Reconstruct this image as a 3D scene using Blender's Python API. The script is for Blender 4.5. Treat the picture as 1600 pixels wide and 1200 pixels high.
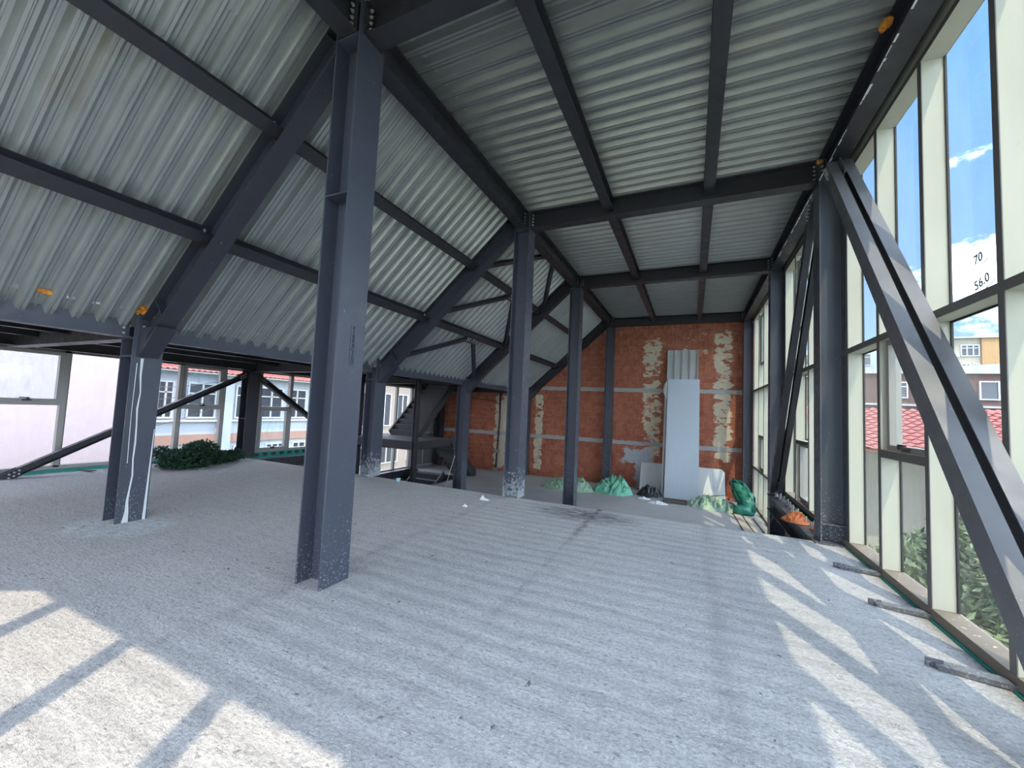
import bpy, bmesh, math, random
from mathutils import Vector, Matrix
random.seed(7)
S = bpy.context.scene
for o in list(bpy.data.objects): bpy.data.objects.remove(o)
COL = S.collection
# ------------------------------------------------------------------ camera
cd = bpy.data.cameras.new('camera'); cam = bpy.data.objects.new('camera', cd); COL.objects.link(cam)
cd.sensor_fit = 'HORIZONTAL'; cd.sensor_width = 36.0; cd.lens = 619.04/1600*36; cd.clip_end = 2000; cd.clip_start = 0.05
fw = Vector((-0.41486472, 0.90771414, 0.06278769)); rt = Vector((0.90976204, 0.41269506, 0.0448978)); up = Vector((-0.0148422, -0.07574837, 0.9970165))
M = Matrix.Identity(4)
for i in range(3):
    M[i][0] = rt[i]; M[i][1] = up[i]; M[i][2] = -fw[i]
M[2][3] = 1.55
cam.matrix_world = M
S.camera = cam
# ------------------------------------------------------------------ world, sun, exposure
S.view_settings.view_transform = 'Standard'; S.view_settings.look = 'None'; S.view_settings.gamma = 1
S.view_settings.use_curve_mapping = False
S.view_settings.exposure = 2.5
W = bpy.data.worlds.new('world'); S.world = W; W.use_nodes = True
nt = W.node_tree; N = nt.nodes; L = nt.links; N.clear()
def wn(t, **k):
    n = N.new(t)
    for a, b in k.items(): setattr(n, a, b)
    return n
tc = wn('ShaderNodeTexCoord'); sep = wn('ShaderNodeSeparateXYZ'); L.new(tc.outputs['Generated'], sep.inputs[0])
cr = wn('ShaderNodeValToRGB'); L.new(sep.outputs['Z'], cr.inputs[0])
e = cr.color_ramp.elements
e[0].position = 0.0; e[0].color = (0.125, 0.175, 0.25, 1); e[1].position = 0.75; e[1].color = (0.045, 0.11, 0.25, 1)
x = e.new(0.3); x.color = (0.075, 0.125, 0.21, 1)
mp = wn('ShaderNodeMapping'); mp.inputs['Scale'].default_value = (1, 1, 2.2); mp.inputs['Location'].default_value = (1.5, 9.2, 3.3); L.new(tc.outputs['Generated'], mp.inputs[0])
cn = wn('ShaderNodeTexNoise'); cn.inputs['Scale'].default_value = 2.0; cn.inputs['Detail'].default_value = 8; cn.inputs['Roughness'].default_value = 0.62; L.new(mp.outputs[0], cn.inputs['Vector'])
cc = wn('ShaderNodeValToRGB'); L.new(cn.outputs['Fac'], cc.inputs[0]); cc.color_ramp.elements[0].position = 0.46; cc.color_ramp.elements[1].position = 0.78
mx = wn('ShaderNodeMix', data_type='RGBA'); L.new(cc.outputs['Color'], mx.inputs['Factor']); L.new(cr.outputs['Color'], mx.inputs['A']); mx.inputs['B'].default_value = (3.6, 3.7, 4.0, 1)
bg = wn('ShaderNodeBackground'); L.new(mx.outputs['Result'], bg.inputs['Color']); bg.inputs['Strength'].default_value = 1.2
wo = wn('ShaderNodeOutputWorld'); L.new(bg.outputs[0], wo.inputs[0])
sd = bpy.data.lights.new('sun', 'SUN'); sd.energy = 0.92; sd.angle = 0.009; sd.color = (1, 0.82, 0.60)
sun = bpy.data.objects.new('sun', sd); COL.objects.link(sun); sun.location = (10, -20, 30)
sun.rotation_euler = Vector((-0.55, 1.0, -1.97)).to_track_quat('-Z', 'Y').to_euler()
# ------------------------------------------------------------------ materials
def mat(name, col, rough=0.6, metal=0.0, spec=0.5):
    m = bpy.data.materials.new(name); m.use_nodes = True
    b = m.node_tree.nodes['Principled BSDF']
    b.inputs['Base Color'].default_value = (*col, 1); b.inputs['Roughness'].default_value = rough; b.inputs['Metallic'].default_value = metal
    b.inputs['Specular IOR Level'].default_value = spec
    return m
class NB:
    """small node builder on a material"""
    def __init__(s, m):
        s.m = m; s.t = m.node_tree; s.b = s.t.nodes['Principled BSDF']
        s.pos = s.t.nodes.new('ShaderNodeNewGeometry').outputs['Position']
    def n(s, t, **k):
        n = s.t.nodes.new(t)
        for a, b in k.items(): setattr(n, a, b)
        return n
    def put(s, sock, v):
        if isinstance(v, (int, float)): sock.default_value = v
        elif isinstance(v, (tuple, list)): sock.default_value = tuple(v) if len(v) != 3 or sock.type == 'VECTOR' else (*v, 1)
        else: s.t.links.new(v, sock)
    def scale(s, v, sc, loc=(0, 0, 0)):
        n = s.n('ShaderNodeMapping'); s.put(n.inputs['Vector'], v); n.inputs['Scale'].default_value = sc; n.inputs['Location'].default_value = loc
        return n.outputs[0]
    def noise(s, sc=5, det=4, rough=0.5, vec=None):
        n = s.n('ShaderNodeTexNoise'); s.put(n.inputs['Vector'], vec or s.pos); n.inputs['Scale'].default_value = sc
        n.inputs['Detail'].default_value = det; n.inputs['Roughness'].default_value = rough
        return n.outputs['Fac']
    def ramp(s, v, p0, p1, c0=(0, 0, 0), c1=(1, 1, 1)):
        n = s.n('ShaderNodeValToRGB'); s.put(n.inputs[0], v); e = n.color_ramp.elements
        e[0].position = p0; e[0].color = (*c0, 1); e[1].position = p1; e[1].color = (*c1, 1)
        return n.outputs['Color']
    def mix(s, f, a, b, mode='MIX'):
        n = s.n('ShaderNodeMix', data_type='RGBA', blend_type=mode); s.put(n.inputs['Factor'], f); s.put(n.inputs['A'], a); s.put(n.inputs['B'], b)
        return n.outputs['Result']
    def math(s, op, a, b=0.0):
        n = s.n('ShaderNodeMath', operation=op); s.put(n.inputs[0], a); s.put(n.inputs[1], b)
        return n.outputs[0]
    def xyz(s, v=None):
        n = s.n('ShaderNodeSeparateXYZ'); s.put(n.inputs[0], v or s.pos); return n.outputs
    def rng(s, v, a, b, c=0.0, d=1.0):
        n = s.n('ShaderNodeMapRange'); s.put(n.inputs['Value'], v); n.inputs['From Min'].default_value = a; n.inputs['From Max'].default_value = b
        n.inputs['To Min'].default_value = c; n.inputs['To Max'].default_value = d
        return n.outputs[0]
    def bump(s, h, st=0.3, dist=0.02):
        n = s.n('ShaderNodeBump'); n.inputs['Strength'].default_value = st; n.inputs['Distance'].default_value = dist; s.put(n.inputs['Height'], h)
        s.t.links.new(n.outputs[0], s.b.inputs['Normal'])
    def color(s, c): s.put(s.b.inputs['Base Color'], c)
    def rough(s, c): s.put(s.b.inputs['Roughness'], c)

def steel_mat(name, c0, c1, dirt=1.0, lowamt=0.16):
    m = mat(name, c0, 0.42, 0.0, 0.5); b = NB(m)
    base = b.mix(b.noise(1.3, 4), c0, c1)
    z = b.xyz()['Z']
    low = b.rng(z, 0.9, 0.0, 0.0, lowamt)           # cement splashes thicken towards the floor
    sp = b.noise(55, 2, 0.6) if lowamt < .3 else b.noise(14, 6, 0.75)
    sp2 = b.math('ADD', sp, low)
    f = b.ramp(sp2, 0.72, 0.80)
    f2 = b.ramp(b.noise(18, 3, 0.7, b.scale(b.pos, (1, 1, 0.35))), 0.70, 0.80)
    f = b.mix(1.0, f, f2, 'LIGHTEN')
    f = b.math('MULTIPLY', f, 0.65*dirt)
    b.color(b.mix(f, base, (0.34, 0.37, 0.40)))
    b.rough(b.rng(b.noise(9, 3), 0.3, 0.7, 0.34, 0.55))
    return m
STEEL = steel_mat('navy_primed_steel', (0.040, 0.047, 0.070), (0.060, 0.068, 0.092))
DARK = steel_mat('dark_primed_steel', (0.022, 0.022, 0.030), (0.034, 0.034, 0.043), 0.6)
SPLAT = steel_mat('cement_splashed_steel', (0.040, 0.047, 0.070), (0.060, 0.068, 0.092), 1.35, 0.34)
BRACE = steel_mat('dusty_primed_steel', (0.075, 0.080, 0.095), (0.16, 0.16, 0.165), 1.2)
DUSTY = steel_mat('scratched_navy_steel', (0.055, 0.065, 0.085), (0.085, 0.094, 0.112), 2.0)
RAFT = steel_mat('dark_navy_rafter_steel', (0.026, 0.029, 0.044), (0.040, 0.044, 0.060), 1.0)
BOLT = mat('zinc_bolt', (0.45, 0.45, 0.45), 0.35, 0.7)
# galvanised deck
DECK = mat('galvanised_deck', (0.30, 0.335, 0.345), 0.38, 0.62); b = NB(DECK)
n1 = b.noise(2.2, 5, 0.6, b.scale(b.pos, (1, 3, 1)))
c = b.mix(n1, (0.34, 0.37, 0.375), (0.52, 0.55, 0.545))
rust = b.ramp(b.noise(1.1, 3, 0.5, b.scale(b.pos, (1.0, 1.6, 1.0), (4, 2, 0))), 0.64, 0.74)
c = b.mix(b.math('MULTIPLY', rust, 0.45), c, (0.40, 0.35, 0.29))
spg = b.ramp(b.noise(16, 4, 0.7, b.scale(b.pos, (0.8, 3.0, 1.0))), 0.66, 0.76)
c = b.mix(b.math('MULTIPLY', spg, 0.3), c, (0.7, 0.7, 0.66))
b.color(c); b.rough(b.rng(b.noise(12, 3), 0.3, 0.7, 0.30, 0.44))
wv = b.n('ShaderNodeTexWave'); wv.bands_direction = 'X'; wv.inputs['Scale'].default_value = 9; b.put(wv.inputs['Vector'], b.pos)
b.bump(wv.outputs['Fac'], 0.05, 0.003)
DECK2 = DECK.copy(); DECK2.name = 'darker_galvanised_deck'  # same deck with its base colour darkened, to tone down the flat ceiling
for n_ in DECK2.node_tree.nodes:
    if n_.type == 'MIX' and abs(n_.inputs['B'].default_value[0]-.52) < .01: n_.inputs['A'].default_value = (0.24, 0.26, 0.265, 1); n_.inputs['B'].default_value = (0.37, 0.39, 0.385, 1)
# concrete slab
CONC = mat('rough_concrete', (0.42, 0.42, 0.43), 0.9, 0, 0.2); b = NB(CONC)
q = b.xyz()
n_big = b.noise(0.5, 4, 0.55); n_mid = b.noise(3.5, 6, 0.65); n_fine = b.noise(45, 4, 0.7)
c = b.mix(n_big, (0.44, 0.44, 0.45), (0.62, 0.615, 0.60))
c = b.mix(b.math('MULTIPLY', b.ramp(n_mid, 0.35, 0.7), 0.4), c, (0.70, 0.69, 0.67))
c = b.mix(b.math('MULTIPLY', b.ramp(n_fine, 0.45, 0.58), 0.50), c, (0.28, 0.28, 0.295))
c = b.mix(b.math('MULTIPLY', b.ramp(b.noise(28, 3, 0.6, b.scale(b.pos, (0.7, 1.3, 1), (2, 9, 0))), 0.60, 0.66), 0.6), c, (0.20, 0.20, 0.215))
c = b.mix(b.math('MULTIPLY', b.ramp(b.noise(36, 3, 0.6, b.scale(b.pos, (1, 1, 1), (6, 1, 0))), 0.62, 0.68), 0.5), c, (0.80, 0.79, 0.77))
stk = b.noise(16, 5, 0.72, b.scale(b.pos, (0.55, 1.9, 1)))
c = b.mix(b.math('MULTIPLY', b.ramp(stk, 0.50, 0.66), 0.5), c, (0.27, 0.27, 0.285))
wob = b.math('MULTIPLY', b.noise(1.4, 3), 0.16)
wy = b.math('ADD', q['Y'], wob)
rip = b.math('SINE', b.math('MULTIPLY', wy, 2*math.pi/0.2))
region = b.math('MULTIPLY', b.rng(q['X'], -3.6, -2.6, 0.15, 1.0), b.rng(q['X'], 1.2, 0.6, 0.35, 1.0))
ripm = b.math('MULTIPLY', b.math('MULTIPLY', rip, region), b.ramp(b.noise(2.0, 4, 0.6, b.scale(b.pos, (0.6, 2, 1))), 0.25, 0.65))
c = b.mix(b.rng(ripm, 0.1, -0.9, 0.0, 0.36), c, (0.26, 0.26, 0.275))
# pour joints running away from the camera
for jx, jw, st in ((-1.33, 0.018, 0.30), (0.2, 0.05, 0.3), (-3.0, 0.05, 0.22)):
    d = b.math('ABSOLUTE', b.math('ADD', b.math('SUBTRACT', q['X'], jx), b.math('MULTIPLY', b.math('SUBTRACT', b.noise(3, 3), 0.5), 0.12)))
    j = b.math('MULTIPLY', b.rng(d, jw*2.2, jw*0.4, 0, st), b.ramp(b.noise(2.2, 3), 0.35, 0.6))
    c = b.mix(j, c, (0.20, 0.20, 0.215))
# bitumen smears near the slab edge
dx = b.math('DIVIDE', b.math('SUBTRACT', q['X'], -1.45), 0.85); dy = b.math('DIVIDE', b.math('SUBTRACT', q['Y'], 6.05), 0.42)
rr = b.math('ADD', b.math('MULTIPLY', dx, dx), b.math('MULTIPLY', dy, dy))
sm = b.math('MULTIPLY', b.rng(rr, 1.15, 0.0, 0, 1), b.ramp(b.noise(5, 5, 0.7, b.scale(b.pos, (0.8, 6, 1))), 0.45, 0.52))
ls = b.math('MULTIPLY', b.rng(b.math('ABSOLUTE', b.math('ADD', b.math('SUBTRACT', q['X'], -1.33), b.math('MULTIPLY', b.math('SUBTRACT', b.noise(4, 4), 0.5), 0.2))), 0.07, 0.015, 0, 1), b.rng(q['Y'], 4.5, 6.2, 0, 0.95))
ls = b.math('MULTIPLY', ls, b.ramp(b.noise(7, 4), 0.38, 0.52))
c = b.mix(b.math('MULTIPLY', b.math('MAXIMUM', sm, ls), 0.85), c, (0.05, 0.05, 0.06))
# cement spill round the foot of the left column
dx = b.math('DIVIDE', b.math('SUBTRACT', q['X'], -6.05), 0.62); dy = b.math('DIVIDE', b.math('SUBTRACT', q['Y'], 2.42), 0.45)
rr = b.math('ADD', b.math('ADD', b.math('MULTIPLY', dx, dx), b.math('MULTIPLY', dy, dy)), b.math('MULTIPLY', b.math('SUBTRACT', b.noise(5, 5, 0.7), 0.5), 1.6))
c = b.mix(b.math('MULTIPLY', b.rng(rr, 1.1, 0.55, 0, 0.75), b.ramp(b.noise(14, 4), 0.38, 0.6)), c, (0.62, 0.68, 0.70))
# a few dark specks
c = b.mix(b.math('MULTIPLY', b.ramp(b.noise(11, 2, 0.5, b.scale(b.pos, (1, 1.6, 1), (7, 3, 0))), 0.73, 0.76), 0.7), c, (0.10, 0.10, 0.12))
b.color(c)
hh = b.math('ADD', b.math('MULTIPLY', n_mid, 0.5), b.math('MULTIPLY', n_fine, 0.45))
hh = b.math('ADD', hh, b.math('MULTIPLY', ripm, 0.22))
hh = b.math('ADD', hh, b.math('MULTIPLY', stk, 0.45))
hh = b.math('ADD', hh, b.math('MULTIPLY', b.noise(160, 3, 0.6), 0.16))
b.bump(hh, 1.0, 0.028)
CONC2 = mat('grey_concrete', (0.36, 0.355, 0.35), 0.9, 0, 0.2); b = NB(CONC2)
c = b.mix(b.noise(1.3, 5, 0.6), (0.30, 0.295, 0.29), (0.44, 0.43, 0.42)); c = b.mix(b.math('MULTIPLY', b.ramp(b.noise(30, 4, 0.7), 0.4, 0.65), 0.3), c, (0.22, 0.22, 0.23))
b.color(c); b.bump(b.noise(25, 5, 0.65), 0.5, 0.01)
# bricks
BRICK = mat('hollow_clay_brick', (0.40, 0.13, 0.07), 0.85, 0, 0.25); b = NB(BRICK)
q = b.xyz()
wnz = b.n('ShaderNodeTexWhiteNoise'); fl = b.n('ShaderNodeVectorMath', operation='FLOOR'); b.put(fl.inputs[0], b.scale(b.pos, (5.0, 0, 5.0), (0.05, 0, 0.1))); b.put(wnz.inputs['Vector'], fl.outputs[0])
c = b.mix(wnz.outputs['Value'], (0.26, 0.078, 0.045), (0.37, 0.12, 0.07))
c = b.mix(b.math('MULTIPLY', b.ramp(b.noise(6, 4, 0.6), 0.35, 0.7), 0.4), c, (0.55, 0.22, 0.13))
def smear(bb, cx, w, z0, z1, thr, seed):
    qq = bb.xyz()
    a = bb.math('ABSOLUTE', bb.math('DIVIDE', bb.math('SUBTRACT', qq['X'], cx), w))
    win = bb.math('MULTIPLY', bb.rng(a, 1.0, 0.3, 0, 1), bb.math('MULTIPLY', bb.rng(qq['Z'], z0-.2, z0+.3, 0, 1), bb.rng(qq['Z'], z1+.2, z1-.3, 0, 1)))
    nn = bb.noise(3.6, 6, 0.62, bb.scale(bb.pos, (0.9, 1, 1.6), (seed, 0, seed*1.7)))
    return bb.ramp(bb.math('MULTIPLY', nn, win), thr, thr+0.035)
SM = [(-1.35, .75, -0.2, 4.6, .44, 1.3), (0.95, .62, -0.1, 4.8, .42, 2.9), (-7.45, .62, -1.1, 2.3, .34, 5.1), (-5.75, .40, -1.1, 2.4, .42, 8.3), (0.2, 1.6, 3.4, 4.9, .60, 4.4), (-0.3, 1.7, 2.4, 4.2, .60, 9.7)]
def smears(bb):
    f = None
    for s in SM:
        g = smear(bb, *s); f = g if f is None else bb.mix(1.0, f, g, 'LIGHTEN')
    return f
f = smears(b)
c = b.mix(b.math('MULTIPLY', f, 0.9), c, b.mix(b.noise(9, 3), (0.50, 0.44, 0.30), (0.66, 0.62, 0.50)))
def plaster(bb):
    qq = bb.xyz()
    nx = bb.math('ADD', qq['X'], bb.math('MULTIPLY', bb.math('SUBTRACT', bb.noise(3, 4, 0.6), 0.5), 0.9))
    nz = bb.math('ADD', qq['Z'], bb.math('MULTIPLY', bb.math('SUBTRACT', bb.noise(2.6, 4, 0.6, bb.scale(bb.pos, (1, 1, 1), (5, 5, 5))), 0.5), 0.9))
    w = bb.math('MULTIPLY', bb.rng(nx, -2.36, -2.3, 0, 1), bb.rng(nx, -1.28, -1.34, 0, 1))
    # narrower towards the floor
    w2 = bb.math('MAXIMUM', bb.rng(nz, -0.30, -0.24, 0, 1), bb.rng(nx, -1.9, -1.84, 0, 1))
    return bb.math('MULTIPLY', bb.math('MULTIPLY', w, w2), bb.rng(nz, 0.36, 0.30, 0, 1))
c = b.mix(plaster(b), c, b.mix(b.noise(8, 4), (0.36, 0.38, 0.40), (0.50, 0.53, 0.56)))
# pale efflorescence rubbed over the upper courses
c = b.mix(b.math('MULTIPLY', b.ramp(b.noise(7, 5, 0.7, b.scale(b.pos, (1, 1, 0.5))), 0.50, 0.75), b.rng(q['Z'], 2.4, 4.6, 0.05, 0.40)), c, (0.62, 0.50, 0.44))
b.color(c); b.bump(b.noise(60, 4, 0.6), 0.35, 0.004)
MORT = mat('wall_mortar', (0.34, 0.20, 0.14), 0.95, 0, 0.1); b = NB(MORT)
c = b.mix(b.ramp(b.noise(5, 4, 0.6), 0.42, 0.62), (0.22, 0.10, 0.07), (0.55, 0.42, 0.30))
f = smears(b); c = b.mix(b.math('MULTIPLY', f, 0.9), c, (0.60, 0.55, 0.42)); c = b.mix(plaster(b), c, (0.42, 0.44, 0.46)); b.color(c)
# aluminium, glass and the rest
CREAM = mat('cream_aluminium', (0.60, 0.60, 0.53), 0.5, 0, 0.4); b = NB(CREAM)
c = b.mix(b.noise(2.0, 4, 0.6, b.scale(b.pos, (4, 4, 0.5))), (0.375, 0.375, 0.30), (0.44, 0.435, 0.36))
c = b.mix(b.math('MULTIPLY', b.ramp(b.noise(8, 6, 0.7, b.scale(b.pos, (1, 1, .4))), 0.62, 0.72), 0.25), c, (0.30, 0.30, 0.25)); b.color(c)
TAUPE = mat('taupe_aluminium', (0.12, 0.115, 0.105), 0.45, 0, 0.5)
SILLM = mat('dusty_sill', (0.30, 0.255, 0.20), 0.8); b = NB(SILLM)
c = b.mix(b.noise(6, 5), (0.15, 0.125, 0.095), (0.25, 0.21, 0.165)); c = b.mix(b.ramp(b.noise(22, 3, 0.6), 0.66, 0.70), c, (0.66, 0.62, 0.55)); b.color(c)
GREYAL = mat('grey_aluminium', (0.36, 0.35, 0.33), 0.45, 0.1); DGREY = mat('dark_grey_aluminium', (0.15, 0.145, 0.14), 0.5)
GASK = mat('black_gasket', (0.012, 0.012, 0.012), 0.7)
BLACK = mat('black_plastic_handle', (0.02, 0.02, 0.02), 0.4)
def glass_mat(name, t=(0.90, 0.95, 0.96), dirt=0.10):
    m = bpy.data.materials.new(name); m.use_nodes = True; t_ = m.node_tree; t_.nodes.clear()
    o = t_.nodes.new('ShaderNodeOutputMaterial'); tr = t_.nodes.new('ShaderNodeBsdfTransparent'); tr.inputs[0].default_value = (*t, 1)
    gl = t_.nodes.new('ShaderNodeBsdfGlossy'); gl.inputs['Roughness'].default_value = 0.03
    df = t_.nodes.new('ShaderNodeBsdfDiffuse'); df.inputs[0].default_value = (0.75, 0.77, 0.76, 1)
    lw = t_.nodes.new('ShaderNodeLayerWeight'); pw = t_.nodes.new('ShaderNodeMath'); pw.operation = 'POWER'; pw.inputs[1].default_value = 5.0; t_.links.new(lw.outputs['Facing'], pw.inputs[0])
    fr = t_.nodes.new('ShaderNodeMath'); fr.operation = 'MULTIPLY_ADD'; fr.inputs[1].default_value = 0.45; fr.inputs[2].default_value = 0.02; t_.links.new(pw.outputs[0], fr.inputs[0])
    ge = t_.nodes.new('ShaderNodeNewGeometry'); no = t_.nodes.new('ShaderNodeTexNoise'); no.inputs['Scale'].default_value = 5; no.inputs['Detail'].default_value = 7; no.inputs['Roughness'].default_value = 0.7
    mpn = t_.nodes.new('ShaderNodeMapping'); mpn.inputs['Scale'].default_value = (1, 2.2, 0.5)
    t_.links.new(ge.outputs['Position'], mpn.inputs[0]); t_.links.new(mpn.outputs[0], no.inputs['Vector'])
    mr = t_.nodes.new('ShaderNodeMapRange'); mr.inputs['From Min'].default_value = 0.45; mr.inputs['From Max'].default_value = 0.8; mr.inputs['To Min'].default_value = dirt*0.25; mr.inputs['To Max'].default_value = dirt*1.6
    t_.links.new(no.outputs['Fac'], mr.inputs['Value'])
    m1 = t_.nodes.new('ShaderNodeMixShader'); m2 = t_.nodes.new('ShaderNodeMixShader')
    t_.links.new(fr.outputs[0], m1.inputs[0]); t_.links.new(tr.outputs[0], m1.inputs[1]); t_.links.new(gl.outputs[0], m1.inputs[2])
    t_.links.new(mr.outputs[0], m2.inputs[0]); t_.links.new(m1.outputs[0], m2.inputs[1]); t_.links.new(df.outputs[0], m2.inputs[2])
    t_.links.new(m2.outputs[0], o.inputs[0])
    return m
GLASS = glass_mat('dusty_window_glass', dirt=0.10)
CLEAR = glass_mat('clear_window_glass', (0.95, 0.96, 0.96), 0.02)
TEAL = mat('teal_membrane', (0.02, 0.30, 0.26), 0.5)
def cloth(name, c0, c1, rough=0.55):
    m = mat(name, c0, rough); b = NB(m); b.color(b.mix(b.noise(7, 5, 0.65), c0, c1)); b.bump(b.noise(30, 5, 0.7), 0.6, 0.01); return m
NET = cloth('green_netting', (0.10, 0.42, 0.27), (0.26, 0.58, 0.42)); NET2 = cloth('faded_green_netting', (0.20, 0.34, 0.22), (0.42, 0.56, 0.42)); NET3 = cloth('deep_green_tarp', (0.01, 0.13, 0.09), (0.03, 0.24, 0.17), 0.4)
BAG = cloth('black_plastic_sheet', (0.012, 0.012, 0.014), (0.05, 0.05, 0.055), 0.35)
PAPER = cloth('white_plastic_scrap', (0.72, 0.75, 0.80), (0.85, 0.87, 0.88)); ORANGE = cloth('orange_cloth', (0.22, 0.06, 0.02), (0.48, 0.16, 0.06), 0.8)
FOAM = cloth('orange_foam', (0.60, 0.20, 0.02), (0.75, 0.34, 0.05), 0.9)
BOARD = cloth('dusty_white_board', (0.50, 0.53, 0.53), (0.60, 0.62, 0.60), 0.8); PANEL = cloth('white_sandwich_panel', (0.56, 0.62, 0.68), (0.62, 0.68, 0.74), 0.45)
PANEL2 = cloth('grey_sheet_panel', (0.36, 0.38, 0.37), (0.44, 0.45, 0.44), 0.5)
WOOD = cloth('weathered_plank', (0.30, 0.25, 0.20), (0.42, 0.37, 0.31), 0.85); TRAYM = cloth('brown_tray', (0.28, 0.17, 0.11), (0.36, 0.24, 0.16), 0.7)
LEAFD = cloth('dark_fir_green', (0.008, 0.035, 0.018), (0.02, 0.07, 0.035), 0.7)
CEMENT = mat('dried_cement', (0.62, 0.66, 0.68), 0.9); CABLE = mat('black_cable', (0.015, 0.015, 0.017), 0.5); CUPM = mat('pale_blue_plastic', (0.30, 0.55, 0.62), 0.4)
INK = mat('black_stamp_ink', (0.008, 0.01, 0.03), 0.8); MARK = mat('grey_marker', (0.04, 0.05, 0.07), 0.9)
STAIRM = mat('black_stair_steel', (0.045, 0.045, 0.05), 0.5); TREADM = mat('dusty_stair_tread', (0.10, 0.10, 0.105), 0.7)
# outside
GRASS = cloth('garden_ground', (0.10, 0.13, 0.06), (0.30, 0.30, 0.24), 0.9)
LEAF = cloth('loquat_leaves', (0.07, 0.11, 0.05), (0.26, 0.32, 0.17), 0.5); LEAF2 = cloth('shrub_leaves', (0.10, 0.14, 0.07), (0.32, 0.37, 0.22), 0.5); BARK = mat('bark', (0.10, 0.07, 0.05), 0.9)
TILE = cloth('red_roof_tiles', (0.26, 0.05, 0.04), (0.38, 0.11, 0.09), 0.7)
WPINK = cloth('pink_white_render', (0.46, 0.39, 0.43), (0.50, 0.44, 0.47), 0.9); WBLUE = cloth('pale_blue_render', (0.36, 0.42, 0.48), (0.40, 0.46, 0.52), 0.9)
WCREAM = cloth('cream_render', (0.34, 0.31, 0.25), (0.38, 0.35, 0.29), 0.9); WORANGE = cloth('orange_render', (0.36, 0.22, 0.10), (0.40, 0.26, 0.13), 0.9)
WBRICK = cloth('brown_brick_wall', (0.09, 0.05, 0.045), (0.14, 0.085, 0.075), 0.9); WBEIGE = cloth('beige_render', (0.30, 0.26, 0.22), (0.34, 0.30, 0.26), 0.9)
WHITE = mat('white_window_frame', (0.50, 0.51, 0.52), 0.6); PANED = mat('dark_window_pane', (0.05, 0.06, 0.075), 0.15); HILL = cloth('hazy_hillside', (0.12, 0.17, 0.19), (0.17, 0.22, 0.24), 0.9)
SALMON = cloth('salmon_band', (0.32, 0.20, 0.16), (0.36, 0.24, 0.20), 0.9)
# ------------------------------------------------------------------ helpers
ORG = {}
def link(name, data, parent=None, loc=(0, 0, 0)):
    o = bpy.data.objects.new(name, data); COL.objects.link(o)
    if parent is not None: o.parent = parent
    o.location = loc
    return o
def obj(name, bm, m, parent=None, smooth=False, label=None, kind=None):
    """world-space bmesh -> one mesh object, origin at its root's base"""
    if parent is not None: org = ORG[parent.name]
    else:
        lo = [min(v.co[i] for v in bm.verts) for i in range(3)]; hi = [max(v.co[i] for v in bm.verts) for i in range(3)]
        org = Vector(((lo[0]+hi[0])/2, (lo[1]+hi[1])/2, lo[2]))
    bmesh.ops.translate(bm, verts=bm.verts, vec=-Vector(org))
    me = bpy.data.meshes.new(name); bm.to_mesh(me); bm.free(); me.materials.append(m)
    if smooth:
        for p in me.polygons: p.use_smooth = True
    o = link(name, me, parent, (0, 0, 0) if parent is not None else org)
    ORG[o.name] = Vector(org)
    if label: o['label'] = label
    if kind: o['kind'] = kind
    return o
def thing(name, label, cat, loc, group=None, kind=None):
    o = link(name, None, None, loc); ORG[o.name] = Vector(loc)
    if kind: o['kind'] = kind
    else: o['label'] = label; o['category'] = cat
    if group: o['group'] = group
    return o
def tag(o, label, cat, group=None):
    o['label'] = label; o['category'] = cat
    if group: o['group'] = group
    return o
def struct(o): o['kind'] = 'structure'; return o
def inst(src, name, parent, wloc):
    """another object sharing src's mesh; mesh is built around its own origin"""
    return link(name, src, parent, Vector(wloc)-ORG[parent.name])
def NBm(): return bmesh.new()
def hexa(bm, P):
    vs = [bm.verts.new(p) for p in P]
    for f in ((0, 3, 2, 1), (4, 5, 6, 7), (0, 1, 5, 4), (1, 2, 6, 5), (2, 3, 7, 6), (3, 0, 4, 7)): bm.faces.new([vs[i] for i in f])
def box(bm, x0, x1, y0, y1, z0, z1):
    if x0 > x1: x0, x1 = x1, x0
    if y0 > y1: y0, y1 = y1, y0
    hexa(bm, [(x0, y0, z0), (x1, y0, z0), (x1, y1, z0), (x0, y1, z0), (x0, y0, z1), (x1, y0, z1), (x1, y1, z1), (x0, y1, z1)])
def obox(bm, p0, p1, upv, s0, s1, u0, u1):
    p0 = Vector(p0); p1 = Vector(p1); d = (p1-p0).normalized(); s = d.cross(Vector(upv)).normalized(); u = s.cross(d).normalized()
    P = []
    for uu in (u0, u1):
        for p, ss in ((p0, s0), (p1, s0), (p1, s1), (p0, s1)): P.append(p+s*ss+u*uu)
    hexa(bm, P)
def ibeam(bm, p0, p1, h, w, upv=(0, 0, 1), tw=.009, tf=.014):
    obox(bm, p0, p1, upv, -w/2, w/2, -h/2, -h/2+tf); obox(bm, p0, p1, upv, -w/2, w/2, h/2-tf, h/2); obox(bm, p0, p1, upv, -tw/2, tw/2, -h/2+tf, h/2-tf)
def tube(bm, pts, r, n=7, cap=True):
    rings = []
    pts = [Vector(p) for p in pts]
    for i, p in enumerate(pts):
        d = (pts[min(i+1, len(pts)-1)]-pts[max(i-1, 0)]).normalized()
        a = Vector((0, 0, 1)) if abs(d.z) < 0.9 else Vector((1, 0, 0)); s = d.cross(a).normalized(); u = s.cross(d)
        rad = r[i] if isinstance(r, (list, tuple)) else r
        rings.append([bm.verts.new(p+(s*math.cos(2*math.pi*k/n)+u*math.sin(2*math.pi*k/n))*rad) for k in range(n)])
    for a, c in zip(rings, rings[1:]):
        for k in range(n): bm.faces.new((a[k], a[(k+1) % n], c[(k+1) % n], c[k]))
    if cap: bm.faces.new(rings[0][::-1]); bm.faces.new(rings[-1])
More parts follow.
